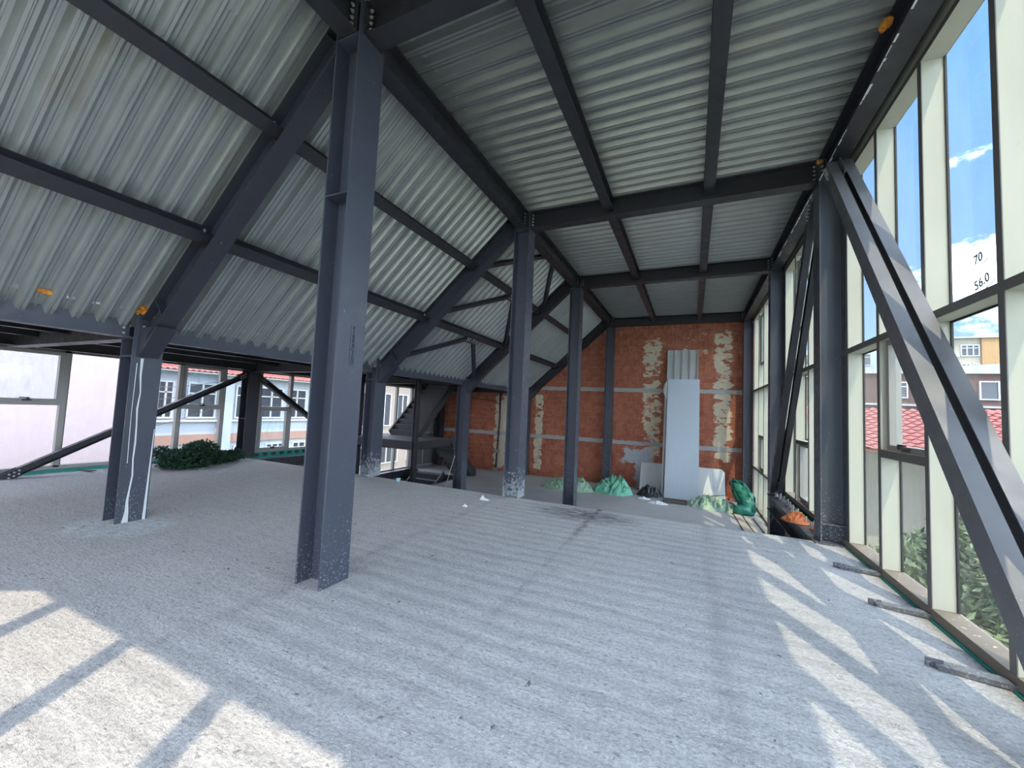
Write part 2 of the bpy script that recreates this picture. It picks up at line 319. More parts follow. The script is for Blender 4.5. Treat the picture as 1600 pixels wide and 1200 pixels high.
def prism(bm, poly, axis, a0, a1):
    """poly in the two other axes (in xyz order), extruded along axis"""
    def P(u, v, a):
        l = [u, v]; l.insert(axis, a); return tuple(l)
    A = [bm.verts.new(P(u, v, a0)) for u, v in poly]; B = [bm.verts.new(P(u, v, a1)) for u, v in poly]
    n = len(poly)
    bm.faces.new(A[::-1]); bm.faces.new(B)
    for i in range(n): bm.faces.new((A[i], A[(i+1) % n], B[(i+1) % n], B[i]))
    bmesh.ops.recalc_face_normals(bm, faces=bm.faces)
def text_mesh(s, size, align='LEFT', off=0.0):
    cu = bpy.data.curves.new('txt', 'FONT'); cu.body = s; cu.offset = off; cu.size = size; cu.extrude = 0.0006; cu.align_x = align; cu.resolution_u = 3
    o = bpy.data.objects.new('txt', cu); COL.objects.link(o); dg = bpy.context.evaluated_depsgraph_get(); dg.update()
    me = bpy.data.meshes.new_from_object(o.evaluated_get(dg)); bpy.data.objects.remove(o); return me
# bolt, built once
bm = NBm(); bmesh.ops.create_cone(bm, cap_ends=True, segments=6, radius1=.017, radius2=.015, depth=.016)
bmesh.ops.create_cone(bm, cap_ends=True, segments=8, radius1=.009, radius2=.008, depth=.04)
BM = bpy.data.meshes.new('bolt'); bm.to_mesh(BM); bm.free(); BM.materials.append(BOLT)
def bolts(parent, pts, axis):
    for p in pts:
        o = inst(BM, 'bolt', parent, p)
        o.rotation_euler = {'x': (0, math.pi/2, 0), 'y': (math.pi/2, 0, 0), 'z': (0, 0, 0)}[axis]

# ------------------------------------------------------------------ key dimensions
Y = {1: 2.55, 2: 6.58, 3: 10.24, 4: 15.20}
XB, XC, XR, XL = -2.88, -6.25, 1.675, -10.50
ZT, ZB = 5.16, 4.86              # top and underside of the flat roof beams
ZLOW = -1.12                    # lower floor of the split level
FR, FL = 1.79, -10.70           # inner faces of the glazed walls
SL = 0.917
def zr(x): return 5.19+SL*(x+3.1)     # line of the rafters' top under the sloped deck
# ------------------------------------------------------------------ floors
bm = NBm(); box(bm, FL-.06, 1.765, -1.05, 6.51, -0.16, 0)
struct(obj('floor', bm, CONC))
bm = NBm()
box(bm, -7.90, FR+.2, 6.8, 15.42, ZLOW-.2, ZLOW); box(bm, FL-.2, -7.90, 13.38, 15.42, ZLOW-.2, ZLOW)
struct(obj('floor', bm, CONC2))
bm = NBm(); box(bm, -10.9, 2.1, 6.4, 15.5, -4.6, -4.4); box(bm, -10.9, 2.1, 6.35, 6.45, -4.4, -0.5)
struct(obj('floor', bm, CONC2))
# loose chips on the slab
bm = NBm()
for i in range(260):
    x = random.uniform(-8.5, 1.6); y = random.uniform(0.5, 6.3)
    if x < -4 and random.random() < .5: continue
    s = random.choice((.004, .005, .007, .011)); a = random.uniform(0, 3.14); l = s*random.uniform(1, 3)
    dx, dy = math.cos(a)*l, math.sin(a)*l; ex, ey = -math.sin(a)*s, math.cos(a)*s
    vs = [bm.verts.new(p) for p in ((x-dx, y-dy, .002), (x+ex, y+ey, .001), (x+dx, y+dy, .003), (x-ex, y-ey, .001), (x, y, s*.6))]
    for k in range(4): bm.faces.new((vs[k], vs[(k+1) % 4], vs[4]))
o = obj('concrete_chips', bm, mat('grey_chip', (0.14, 0.14, 0.15), 0.9)); o['kind'] = 'stuff'; o['label'] = 'small dark chips of concrete scattered over the near slab'; o['category'] = 'debris'
# ------------------------------------------------------------------ back wall of hollow bricks
wall = thing('wall_back', None, None, (-4.5, 15.42, ZLOW), kind='structure')
YW = 15.42
roofpoly = [(FL-.1, -4.4), (FR+.3, -4.4), (FR+.3, 5.35), (-3.1, 5.35), (-5.9, 2.75), (FL-.1, 2.75)]
bm = NBm(); prism(bm, roofpoly, 1, YW+.012, YW+.22)
obj('mortar_bed', bm, MORT, wall)
def brick_mesh(w, h, d=.02):
    bm = NBm(); xs = [0]; 
    for k in range(1, 4): xs += [w*k/4-.004, w*k/4, w*k/4+.004]
    xs.append(w); c = .003
    ys = [(0 if i % 3 != 2 or i in (0, 10) else .004) for i in range(len(xs))]
    F = [(x-w/2, (-d+(.005 if 0 < i < len(xs)-1 and i % 3 == 2 else 0)), z) for z in (c, h-c) for i, x in enumerate(xs)]
    n = len(xs); vs = [bm.verts.new(p) for p in F]
    for i in range(n-1): bm.faces.new((vs[i], vs[i+1], vs[n+i+1], vs[n+i]))
    bk = [bm.verts.new(p) for p in ((-w/2, .015, 0), (w/2, .015, 0), (w/2, .015, h), (-w/2, .015, h))]
    bm.faces.new([bk[0], bk[1]]+[vs[i] for i in range(n-1, -1, -1)]); bm.faces.new([bk[2], bk[3]]+[vs[n+i] for i in range(n)])
    bm.faces.new((bk[0], vs[0], vs[n], bk[3])); bm.faces.new((bk[1], bk[2], vs[2*n-1], vs[n-1]))
    return bm
rows = []
for z0, z1, n in ((ZLOW, .41, 8), (.57, 2.38, 9), (2.54, 4.9, 12)):
    for k in range(n): rows.append((z0+(z1-z0)*k/n, (z1-z0)/n))
cells = []
BWID = .205
for r, (z0, h) in enumerate(rows):
    k = 0; x = FL + (0 if r % 2 else BWID/2)
    while x < FR+.1:
        cx = x+BWID/2; top = min(zr(cx)-.02, ZT) if cx > -6.2 else 2.5
        if z0+h*.6 < top: cells.append((cx, z0, h))
        x += BWID
def prio(c): return ((c[0]+0.6)/1.0)**2+((c[1]-1.2)/1.25)**2 + (3 if -0.9 < c[0] < 0.15 and c[1] < 3.6 else 0)
cells.sort(key=prio)
bm = brick_mesh(BWID-.010, .186); bm.normal_update(); BRM = bpy.data.meshes.new('brick'); bm.to_mesh(BRM); bm.free(); BRM.materials.append(BRICK)
for cx, z0, h in cells[:290]:
    o = inst(BRM, 'brick', wall, (cx, YW+.012+random.uniform(-.004, .004), z0+.004)); o.scale = (1, 1, (h-.008)/.186)
big = NBm()
tmp = brick_mesh(BWID-.010, .186); tmp.verts.index_update(); tv = [v.co.copy() for v in tmp.verts]; tf = [[v.index for v in f.verts] for f in tmp.faces]; tmp.free()
for cx, z0, h in cells[290:]:
    dy = random.uniform(-.004, .004); vs = [big.verts.new((cx+v.x, YW+.012+dy+v.y, z0+.004+v.z*(h-.008)/.186)) for v in tv]
    for f in tf: big.faces.new([vs[i] for i in f])
obj('brickwork', big, BRICK, wall, kind='stuff')
for z0, z1 in ((.42, .56), (2.39, 2.53)):
    bm = NBm(); x = FL
    while x < FR:
        x2 = min(x+1.3, FR); box(bm, x, x2-.003, YW-.018-random.uniform(0, .006), YW+.02, z0+random.uniform(-.008, .008), z1+random.uniform(-.008, .008)); x = x2
    obj('ring_beam', bm, CONC2, wall, label='grey concrete band across the brick wall')
# ------------------------------------------------------------------ metal deck ceilings
def deck_profile(n=4, p=.2, d=.060):
    """(v, z) points over n ribs, z=0 lowest"""
    P = []
    for k in range(n):
        o = k*p
        P += [(o, 0), (o+.020, 0), (o+.025, .011), (o+.033, .011), (o+.038, 0), (o+.060, 0), (o+.094, d), (o+.116, d), (o+.122, d-.013), (o+.134, d-.013), (o+.140, d), (o+.166, d)]
    P.append((n*p, 0)); return P
def deck_mesh(name, length, n=4, p=.2):
    bm = NBm(); P = deck_profile(n, p); segs = 2
    def row(u, dz): return [bm.verts.new((u, v, z+dz)) for v, z in P]
    A = [row(length*s/segs, 0) for s in range(segs+1)]; B = [row(length*s/segs, .0035) for s in range(segs+1)]
    for s in range(segs):
        for i in range(len(P)-1):
            bm.faces.new((A[s][i], A[s][i+1], A[s+1][i+1], A[s+1][i])); bm.faces.new((B[s][i], B[s+1][i], B[s+1][i+1], B[s][i+1]))
    me = bpy.data.meshes.new(name); bm.to_mesh(me); bm.free(); me.materials.append(DECK); return me
y0, ny = -1.2, 21
ceil = thing('ceiling', None, None, (-0.6, 7, ZT), kind='structure')
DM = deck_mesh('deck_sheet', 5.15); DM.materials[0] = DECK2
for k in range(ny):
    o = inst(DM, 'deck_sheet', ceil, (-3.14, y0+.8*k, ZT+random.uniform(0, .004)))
ceil2 = thing('ceiling', None, None, (-4.6, 7, zr(-4.6)), kind='structure')
ang = math.atan(SL); LS = 3.12/math.cos(ang)
DM2 = deck_mesh('deck_sheet', LS)
for k in range(ny):
    o = inst(DM2, 'deck_sheet', ceil2, (-3.13-3.12, y0+.8*k+.1, zr(-3.13-3.12)+random.uniform(0, .006))); o.rotation_euler = (0, -ang, 0)
bm = NBm(); prism(bm, [(-3.6, zr(-3.6)+.075), (-3.13, zr(-3.13)+.085), (-2.6, ZT+.06), (-2.6, ZT+.075), (-3.13, zr(-3.13)+.10), (-3.6, zr(-3.6)+.09)], 1, -1.2, 15.65)
obj('ridge_flashing', bm, DECK, ceil2)
bm = NBm(); box(bm, -6.8, -6.15, -1.2, 15.65, 2.60, 2.62); obj('eave_flashing', bm, DECK, ceil2)
# crumpled cut ends of the sloped deck at the eave
bm = NBm()
yy = 0.2
while yy < 15.2:
    w = .1+random.uniform(-.01, .01); z = 2.515; xb = -6.07
    a = [(xb-.02, yy, z), (xb+random.uniform(-.02, .03), yy+.02, z+.055+random.uniform(0, .02)), (xb+random.uniform(-.02, .03), yy+w-.02, z+.06+random.uniform(0, .02)), (xb-.02, yy+w+.01, z)]
    b_ = [(p[0]-.12, p[1], p[2]-.0) for p in a]
    va = [bm.verts.new(p) for p in a]; vb = [bm.verts.new(p) for p in b_]
    bm.faces.new(va); 
    for i in range(3): bm.faces.new((va[i], vb[i], vb[i+1], va[i+1]))
    bm.faces.new(vb[::-1])
    yy += .2
obj('deck_end_flaps', bm, DECK, ceil2, kind='stuff')
ceil3 = thing('ceiling', None, None, (-8.4, 7, 2.52), kind='structure')
DM3 = deck_mesh('deck_sheet', 4.75)
DM4 = deck_mesh('deck_sheet', 1.6); DM5 = deck_mesh('deck_sheet', .75)
for k in range(ny):
    yk = y0+.8*k
    if 12.3 < yk < 15.0:            # stair opening
        inst(DM4, 'deck_sheet', ceil3, (-7.85, yk, 2.53)); inst(DM5, 'deck_sheet', ceil3, (-10.95, yk, 2.53))
    else: inst(DM3, 'deck_sheet', ceil3, (-10.95, yk, 2.53))
bm = NBm(); box(bm, -10.2, -7.8, 12.35, 15.5, 4.7, 4.8)
for a in ((-10.25, -10.2, 12.35, 15.5), (-7.85, -7.8, 12.35, 15.5), (-10.2, -7.85, 15.4, 15.5), (-10.2, -7.85, 12.35, 12.4)): box(bm, *a, 2.6, 4.7)
obj('stair_bulkhead', bm, CONC2, ceil3)
# ------------------------------------------------------------------ glazed wall on the right
wr = thing('wall_right', None, None, (FR, 7, 0), kind='structure')
GX = 1.945
fins = [3.53+.929*k for k in range(-5, 13)]      # -1.1 .. 14.7
zt_r = 4.77
for y in fins:
    zb = .09 if y < 10 else ZLOW+.06
    bm = NBm(); box(bm, FR+.006, GX+.01, y, y+.055, zb, zt_r); obj('mullion', bm, CREAM, wr)
    bm = NBm(); box(bm, FR, FR+.006, y-.003, y+.058, zb, zt_r); obj('mullion_cap', bm, TAUPE, wr)
    bm = NBm(); box(bm, GX-.004, GX+.012, y-.012, y+.067, zb, zt_r); obj('gasket', bm, GASK, wr)
def bars(z0, z1, ya, yb, m=CREAM, name='transom'):
    bm = NBm(); box(bm, FR+.004, GX+.01, ya, yb, z0, z1); obj(name, bm, m, wr)
    bm = NBm(); box(bm, FR-.001, FR+.005, ya, yb, z0-.002, z1+.002); obj(name+'_cap', bm, TAUPE, wr)
    bm = NBm(); box(bm, GX-.004, GX+.012, ya, yb, z0-.014, z1+.014); obj('gasket', bm, GASK, wr)
bars(2.44, 2.505, -1.2, 15.4)
bm = NBm(); box(bm, FR, GX+.01, -1.2, 15.42, zt_r, 5.3); obj('header', bm, CREAM, wr)
bm = NBm(); box(bm, FR-.004, FR, -1.2, 15.42, zt_r, zt_r+.05); obj('header_cap', bm, TAUPE, wr)
bm = NBm(); box(bm, FR+.005, GX+.02, -1.2, 10.1, .03, .088); obj('sill', bm, SILLM, wr)
bm = NBm(); box(bm, FR-.004, FR+.005, -1.2, 10.1, .015, .092); obj('sill_face', bm, mat('brown_sill_face', (0.17, 0.145, 0.115), 0.7), wr)
bars(.03, .09, 10.1, 15.4, SILLM, 'transom')
bm = NBm(); box(bm, FR, GX+.02, 10.1, 15.4, ZLOW, ZLOW+.06); obj('sill', bm, SILLM, wr)
bm = NBm(); box(bm, FR-.02, GX, -1.2, 6.51, -.10, .016); box(bm, FR+.02, FR+.04, 6.51, 10.1, -.5, .03); obj('membrane_strip', bm, TEAL, wr, label='teal membrane strip under the sill')
bm = NBm(); box(bm, GX, GX+.10, -1.2, 10.1, -.6, -.02); box(bm, FR+.05, GX+.25, -1.2, 15.42, -4.5, ZLOW); box(bm, FR+.05, GX+.25, 6.4, 10.1, ZLOW-.1, -.5); obj('outer_upstand', bm, CONC2, wr)
def pane(parent, x, y0, y1, z0, z1, m=GLASS):
    bm = NBm(); box(bm, x, x+.006, y0, y1, z0, z1); return obj('pane', bm, m, parent)
SASH = {6: (1.30, 2.44), 10: (.12, 1.15), 15: (.12, 1.05)}   # bay index -> lower sash; 
SASH_UP = {10: (3.3, 4.68), 15: (3.2, 4.68)}
def sash(parent, y0, y1, z0, z1, handle=True, side=1, x=None, fm=None):
    """opening light: frame, pane and handle"""
    xi = (FR+.055) if x is None else x
    fm = fm or TAUPE_L
    bm = NBm(); t = .055; xo = xi+side*.10
    a, c_ = min(xi, xo), max(xi, xo)
    box(bm, a, c_, y0, y1, z0, z0+t); box(bm, a, c_, y0, y1, z1-t, z1); box(bm, a, c_, y0, y0+t, z0+t, z1-t); box(bm, a, c_, y1-t, y1, z0+t, z1-t)
    s = obj('opening_sash', bm, fm, parent)
    bm = NBm(); box(bm, (a+c_)/2, (a+c_)/2+.006, y0+t, y1-t, z0+t, z1-t); obj('pane', bm, GLASS, s)
    if handle:
        bm = NBm(); yc = (y0+y1)/2; hx = xi-side*.012
        box(bm, hx-.012, hx+.012, yc-.055, yc+.055, z0+.015, z0+.04); box(bm, hx-side*.045-.01, hx-side*.045+.01, yc-.02, yc+.02, z0+.03, z0+.065)
        box(bm, hx-side*.045-.012, hx-side*.045+.012, yc-.10, yc+.02, z0+.062, z0+.078); obj('window_handle', bm, BLACK, s)
    return s
TAUPE_L = mat('taupe_sash_aluminium', (0.26, 0.25, 0.225), 0.45, 0, 0.5)
for i in range(len(fins)-1):
    a, c_ = fins[i]+.06, fins[i+1]-.005
    lo = .09 if a < 9.9 else ZLOW+.06
    # upper lights
    pane(wr, GX, a, c_, 2.505, zt_r)
    if i in SASH_UP: sash(wr, a, c_, *SASH_UP[i], handle=False)
    if lo < 0: pane(wr, GX, a, c_, lo, .03)
    z0 = max(lo, .09)
    if i in SASH:
        s0, s1 = SASH[i]; sash(wr, a+.01, c_-.002, s0, s1)
        if s0 > .5: bars(s0-.075, s0, a, c_); pane(wr, GX, a, c_, z0, s0-.075)
        else: bars(s1, s1+.06, a, c_); pane(wr, GX, a, c_, s1+.06, 2.44)
    else: pane(wr, GX, a, c_, z0, 2.44)
# handwriting on the glass of the tall light nearest the camera
for s, y, z, r in (('70', 4.13, 2.80, .25), ('56.0', 4.13, 2.60, .42)):
    me = text_mesh(s, .10, off=.0022); me.materials.append(MARK)
    o = link('handwriting', me, wr, Vector((GX-.004, y, z))-ORG[wr.name]); o.rotation_euler = Matrix(((0, 0, -1), (-1, 0, 0), (0, 1, 0))).to_euler()
    o.rotation_euler = (Matrix.Rotation(-r*0.5, 3, 'X') @ Matrix(((0, 0, -1), (-1, 0, 0), (0, 1, 0)))).to_euler()
bm = NBm()
obox(bm, (GX-.003, 4.12, 2.76), (GX-.003, 3.98, 2.80), (1, 0, 0), -.003, .003, -.001, .001); obox(bm, (GX-.003, 4.05, 2.57), (GX-.003, 3.90, 2.63), (1, 0, 0), -.003, .003, -.001, .001)
obj('handwriting_underline', bm, MARK, wr)
# ------------------------------------------------------------------ glazed wall on the left
wl = thing('wall_left', None, None, (FL, 7, 0), kind='structure')
GL = FL-.10
mul = [3.28+.9225*k for k in range(-4, 13)]
ztl = 2.26
def lbars(z0, z1, ya, yb, name='transom', m=None):
    bm = NBm(); box(bm, GL-.02, FL, ya, yb, z0, z1); obj(name, bm, m or GREYAL, wl)
for y in mul:
    zb = .10 if y < 9.5 else ZLOW+.1
    bm = NBm(); box(bm, GL, FL, y-.035, y+.045, zb, ztl); obj('mullion', bm, GREYAL, wl)
    bm = NBm(); box(bm, GL-.01, FL-.01, y+.045, y+.062, zb, ztl); obj('gasket', bm, DGREY, wl)
lbars(.06, .13, -1.2, 9.6, 'sill'); lbars(2.22, 2.62, -1.2, 15.4, 'header', DGREY); lbars(ZLOW+.03, ZLOW+.1, 9.6, 15.4, 'sill'); lbars(.30, .36, 9.6, 15.4)
bm = NBm(); box(bm, FL-.02, FL+.015, -1.2, 6.51, 0, .055); box(bm, FL-.02, FL+.02, 6.51, 9.6, -.09, .065); obj('membrane_strip', bm, TEAL, wl, label='teal membrane strip under the sill')
bm = NBm(); box(bm, GL-.25, GL-.02, -1.2, 9.6, -.6, .05); box(bm, GL-.25, FL+.02, -1.2, 15.42, -4.5, ZLOW+.02); box(bm, GL-.25, FL-.02, 6.4, 9.6, ZLOW-.1, -.09); obj('outer_upstand', bm, CONC2, wl)
LS_UP = {3: (1.30, 2.22), 6: (1.27, 2.22)}; LS_LO = {8: (.13, 1.25)}
for i in range(len(mul)-1):
    a, c_ = mul[i]+.062, mul[i+1]-.035
    lo = .13 if a < 9.4 else ZLOW+.1
    if i in LS_UP:
        s0, s1 = LS_UP[i]; sash(wl, a, c_, s0, s1, True, -1, FL-.005, GREYAL_D if False else GREYAL); lbars(s0-.06, s0, a, c_); pane(wl, GL, a, c_, lo, s0-.06, CLEAR)
    elif i in LS_LO:
        s0, s1 = LS_LO[i]; sash(wl, a, c_, s0, s1, True, -1, FL-.005, GREYAL); lbars(s1, s1+.06, a, c_); pane(wl, GL, a, c_, s1+.06, 2.22, CLEAR)
    else: pane(wl, GL, a, c_, lo, 2.22, CLEAR)
bm = NBm(); box(bm, GL-.04, FL-.03, 13.60, 15.42, ZLOW, 2.4); obj('blank_panel', bm, DGREY, wl)
# ------------------------------------------------------------------ glazed wall behind the camera
wf = thing('wall_front', None, None, (-4, -.8, 0), kind='structure')
k = -9
while True:
    x = -1.93+.96*k; k += 1
    if x > 1.8: break
    if x < FL: continue
    top = 4.77 if x > -3.2 else (max(2.2, zr(x)-.36) if x > -6.2 else 2.22)
    bm = NBm(); box(bm, x-.025, x+.03, -1.0, -.8, .09, top); obj('mullion', bm, CREAM, wf)
    x2 = min(x+.96, 1.79)
    t2 = 4.77 if x2 > -3.2 else (max(2.2, zr(x2)-.36) if x2 > -6.2 else 2.22)
    bm = NBm(); prism(bm, [(x+.03, .09), (x2-.025, .09), (x2-.025, t2), (x+.03, top)], 1, -1.0, -.994); obj('pane', bm, CLEAR, wf)
bm = NBm(); box(bm, FL, FR, -1.0, -.8, 0, .09); obj('sill', bm, SILLM, wf)
bm = NBm(); box(bm, -5.3, FR, -1.0, -.8, 2.44, 2.50); obj('transom', bm, CREAM, wf)
bm = NBm(); prism(bm, [(-3.2, 4.77), (FR, 4.77), (FR, 5.3), (-3.2, 5.3), (-6.2, 2.7), (FL, 2.7), (FL, 2.22), (-6.0, 2.22)], 1, -1.05, -.8); obj('header', bm, CREAM, wf)
# ------------------------------------------------------------------ steel columns
def column(key, x, y, z0, z1, label, m=STEEL, stiff=(), plate=False, group=None):
    t = thing('steel_column', label, 'column', (x, y, z0), group)
    bm = NBm(); ibeam(bm, (x, y, z0), (x, y, z1), .29, .30, (1, 0, 0), .010, .016); obj('shaft', bm, m, t)
    for z in stiff:
        bm = NBm()
        for s in (-1, 1): box(bm, x-.128, x+.128, y+s*.006, y+s*.148, z-.007, z+.007)
        obj('stiffener', bm, m, t)
    if plate:
        bm = NBm(); box(bm, x-.21, x+.19, y-.20, y+.20, z0, z0+.018); obj('base_plate', bm, m, t)
    return t
cB1 = column('B1', XB, Y[1], 0, ZT-.01, 'big navy steel column in the foreground with stamped lettering', stiff=(3.37, 4.84, 5.13))
cB2 = column('B2', XB, Y[2], 0, ZT-.01, 'navy steel column at the slab edge with cement smeared on its foot', m=SPLAT, stiff=(4.84, 5.13))
cB3 = column('B3', XB, Y[3], ZLOW, ZT-.01, 'slim navy column in front of the green netting heap, rising past the slab edge', stiff=(4.84, 5.13))
cB4 = column('B4', XB, Y[4], ZLOW, ZT-.01, 'navy column standing against the brick wall left of the leaning panels', stiff=(4.84,))
cC1 = column('C1', XC, Y[1], 0, 2.50, 'low navy column at left with a white cement drip and a spill at its foot', stiff=(2.20, 1.98))
cC2 = column('C2', XC, Y[2], 0, 2.50, 'low navy column with white splatter just behind the big foreground column', m=SPLAT, stiff=(2.20, 2.05))
cC3 = column('C3', XC, Y[3], ZLOW, 2.50, 'low navy column just right of the steel staircase', stiff=(2.20, 2.05))
cC4 = column('C4', XC, Y[4], ZLOW, 2.50, 'low dark column against the brick wall under the end of the sloped roof')
cL2 = column('L2', XL, Y[2], 0, 2.25, 'short dark column at the left glazing where two braces meet', DARK, stiff=(1.0,), plate=True)
cL3 = column('L3', XL, Y[3], ZLOW, 2.25, 'short dark column at the left glazing behind the big foreground column', DARK)
cL4 = column('L4', XL, Y[4], ZLOW, 2.25, 'dark column in the far left corner behind the staircase', DARK)
cR2 = column('R2', XR, Y[2], 0, ZT-.01, 'tall navy column at the right glazing beside the top of the double brace', m=DUSTY, stiff=(.25, 4.84, 5.13), plate=True)
cR3 = column('R3', XR, Y[3], ZLOW, ZT-.01, 'second tall navy column along the right glazing', stiff=(4.84, 5.13))
cR4 = column('R4', XR, Y[4], ZLOW, ZT-.01, 'navy column in the far right corner between brick wall and glazing', stiff=(4.84,))
# stamp on the big column
fx = XB+.145
for k, ch in enumerate('PIRRACIUO'):
    me = text_mesh(ch, .046, 'CENTER', .0012); me.materials.append(INK)
    o = link('stamped_letter', me, cB1, Vector((fx+.001, 2.572, 2.183-.0375*k))-ORG[cB1.name]); o.rotation_euler = (math.pi/2, 0, math.pi/2); 
bm = NBm(); tube(bm, [(fx+.001, 2.538, 2.22), (fx+.001, 2.538, 2.06), (fx+.001, 2.538, 1.90), (fx+.001, 2.545, 1.872), (fx+.001, 2.56, 1.862), (fx+.001, 2.595, 1.862)], .0016, 4); obj('stamp_outline', bm, INK, cB1)
# cement drip and splashes on the low left column
fx = XC+.145
def ribbon(bm, pts, x, th=.002):
    """pts (y, z, width)"""
    L_ = [bm.verts.new((x+th, y-w/2, z)) for y, z, w in pts]; R_ = [bm.verts.new((x+th, y+w/2, z)) for y, z, w in pts]
    L2_ = [bm.verts.new((x, y-w/2-.001, z)) for y, z, w in pts]; R2_ = [bm.verts.new((x, y+w/2+.001, z)) for y, z, w in pts]
    for i in range(len(pts)-1):
        bm.faces.new((L_[i], R_[i], R_[i+1], L_[i+1])); bm.faces.new((L2_[i], L_[i], L_[i+1], L2_[i+1])); bm.faces.new((R_[i], R2_[i], R2_[i+1], R_[i+1]))
bm = NBm()
ribbon(bm, [(2.50, 1.96, .028), (2.50, 1.75, .018), (2.515, 1.55, .010), (2.50, 1.35, .016), (2.51, 1.15, .012), (2.515, .95, .016), (2.51, .75, .012), (2.52, .55, .014), (2.505, .38, .014), (2.495, .25, .022), (2.50, .12, .035), (2.49, .0, .06)], fx)
ribbon(bm, [(2.455, 1.9, .006), (2.45, 1.3, .004), (2.46, .7, .005)], fx); ribbon(bm, [(2.69, 1.1, .006), (2.68, .6, .014), (2.675, .3, .02), (2.67, 0, .03)], fx)
obj('cement_drip', bm, CEMENT, cC1, label='white dried cement running down the flange')
# ------------------------------------------------------------------ beams
def beam(name, label, cat, p0, p1, h, w, upv=(0, 0, 1), m=DARK, group=None, tf=.013, bolt=None, plates=()):
    t = thing(name, label, cat, tuple((a+c_)/2 for a, c_ in zip(p0, p1)), group)
    bm = NBm(); ibeam(bm, p0, p1, h, w, upv, .009, tf); obj('section', bm, m, t)
    for pl in plates:
        bm = NBm(); box(bm, *pl); obj('end_plate', bm, m, t)
    if bolt:
        for pts, ax in bolt: bolts(t, pts, ax)
    return t
zc = (ZT+ZB)/2
names = {1: 'flat roof beam at the top of the picture, bolted to the big foreground column', 2: 'flat roof crossbeam from the cement-smeared column to the column by the double brace',
         3: 'third flat roof crossbeam away, joining the two middle columns', 4: 'flat roof crossbeam lying along the top of the brick wall'}
for k in (1, 2, 3, 4):
    y = Y[k]; x0, x1 = XB+.165, XR-.165
    bl = []
    for xx, s in ((x0, 1), (x1, -1)):
        bl.append(([(xx+s*.012, y+q_, ZB+.06+.06*j) for j in range(4) for q_ in (-.06, .06)], 'x'))
    beam('roof_beam', names[k], 'beam', (x0, y, zc), (x1, y, zc), .30, .20, bolt=bl, plates=[(XB+.146, x0, y-.11, y+.11, ZB-.01, ZT), (x1, XR-.146, y-.11, y+.11, ZB-.01, ZT)])
rb = {1: 'ridge beam from the big foreground column to the next column along the fold of the roof', 2: 'ridge beam piece between the second and third ridge columns', 3: 'farthest ridge beam piece reaching the brick wall', 0: 'ridge beam end coming in at the top left of the big foreground column'}
ys = {0: (-1.1, Y[1]-.16), 1: (Y[1]+.16, Y[2]-.16), 2: (Y[2]+.16, Y[3]-.16), 3: (Y[3]+.16, Y[4]-.16)}
for k, (a, c_) in ys.items():
    pl = []; bl = []
    for yy, s in ((a, 1), (c_, -1)):
        if yy < 0: continue
        pl.append((XB-.11, XB+.11, yy-.012*(s > 0), yy+.012*(s < 0), ZB-.01, ZT)); bl.append(([(XB+q_, yy+s*.012, ZB+.06+.06*j) for j in range(4) for q_ in (-.06, .06)], 'y'))
    beam('ridge_beam', rb[k], 'beam', (XB, a, zc), (XB, c_, zc), .30, .20, bolt=bl, plates=pl)
eb = {0: 'roof edge beam above the nearest right-hand windows, paint flaking', 1: 'roof edge beam above the tall windows and double brace', 2: 'roof edge beam between the two middle right-hand columns', 3: 'roof edge beam running to the far right corner'}
for k, (a, c_) in ys.items():
    if k == 0: continue
    beam('edge_beam', eb[k], 'beam', (XR-.055, a if k > 1 else -1.0, zc-.015), (XR-.055, c_, zc-.015), .31, .20, bolt=[([(XR-.055-.06, c_-.012, ZB+.05+.06*j) for j in range(4)], 'y')])
vb = {1: 'eave beam at far left, ending at the low column with the cement drip', 2: 'eave beam between the low left column and the big foreground column', 3: 'eave beam above the staircase', 4: 'last eave beam, meeting the brick wall'}
yv = {1: (-1.0, Y[1]-.155), 2: (Y[1]+.155, Y[2]-.155), 3: (Y[2]+.155, Y[3]-.155), 4: (Y[3]+.155, Y[4])}
for k, (a, c_) in yv.items():
    bl = []; pl = []
    for yy, s in ((a, 1), (c_, -1)):
        if yy > 0 and yy < 15: bl.append(([(XC+.05, yy+s*.06, 2.25+.065*j) for j in range(4)], 'x')); pl.append((XC-.05, XC+.045, yy-(.0 if s > 0 else .10), yy+(.10 if s > 0 else 0), 2.205, 2.505))
    beam('eave_beam', vb[k], 'beam', (XC+.03, a, 2.355), (XC+.03, c_, 2.355), .31, .16, bolt=bl, m=STEEL)
# flaking paint along the flange of the nearest edge beams
for ya_, yb_, lab in ((1.2, Y[2]-.2, 1), (Y[2]+.2, Y[3]-.2, 2)):
    bt = [o for o in bpy.data.objects if o.get('label') == eb[lab]][0]; bm = NBm(); yy = ya_
    while yy < yb_:
        l_ = random.uniform(.03, .16); w_ = random.uniform(.003, .02)
        if random.random() < .75: box(bm, 1.520, 1.522+w_, yy, yy+l_, 4.8385-.003, 4.8405)
        yy += l_+random.uniform(0, .03)
    obj('flaked_paint', bm, CEMENT, bt, kind='stuff', label='pale flaked paint edge')
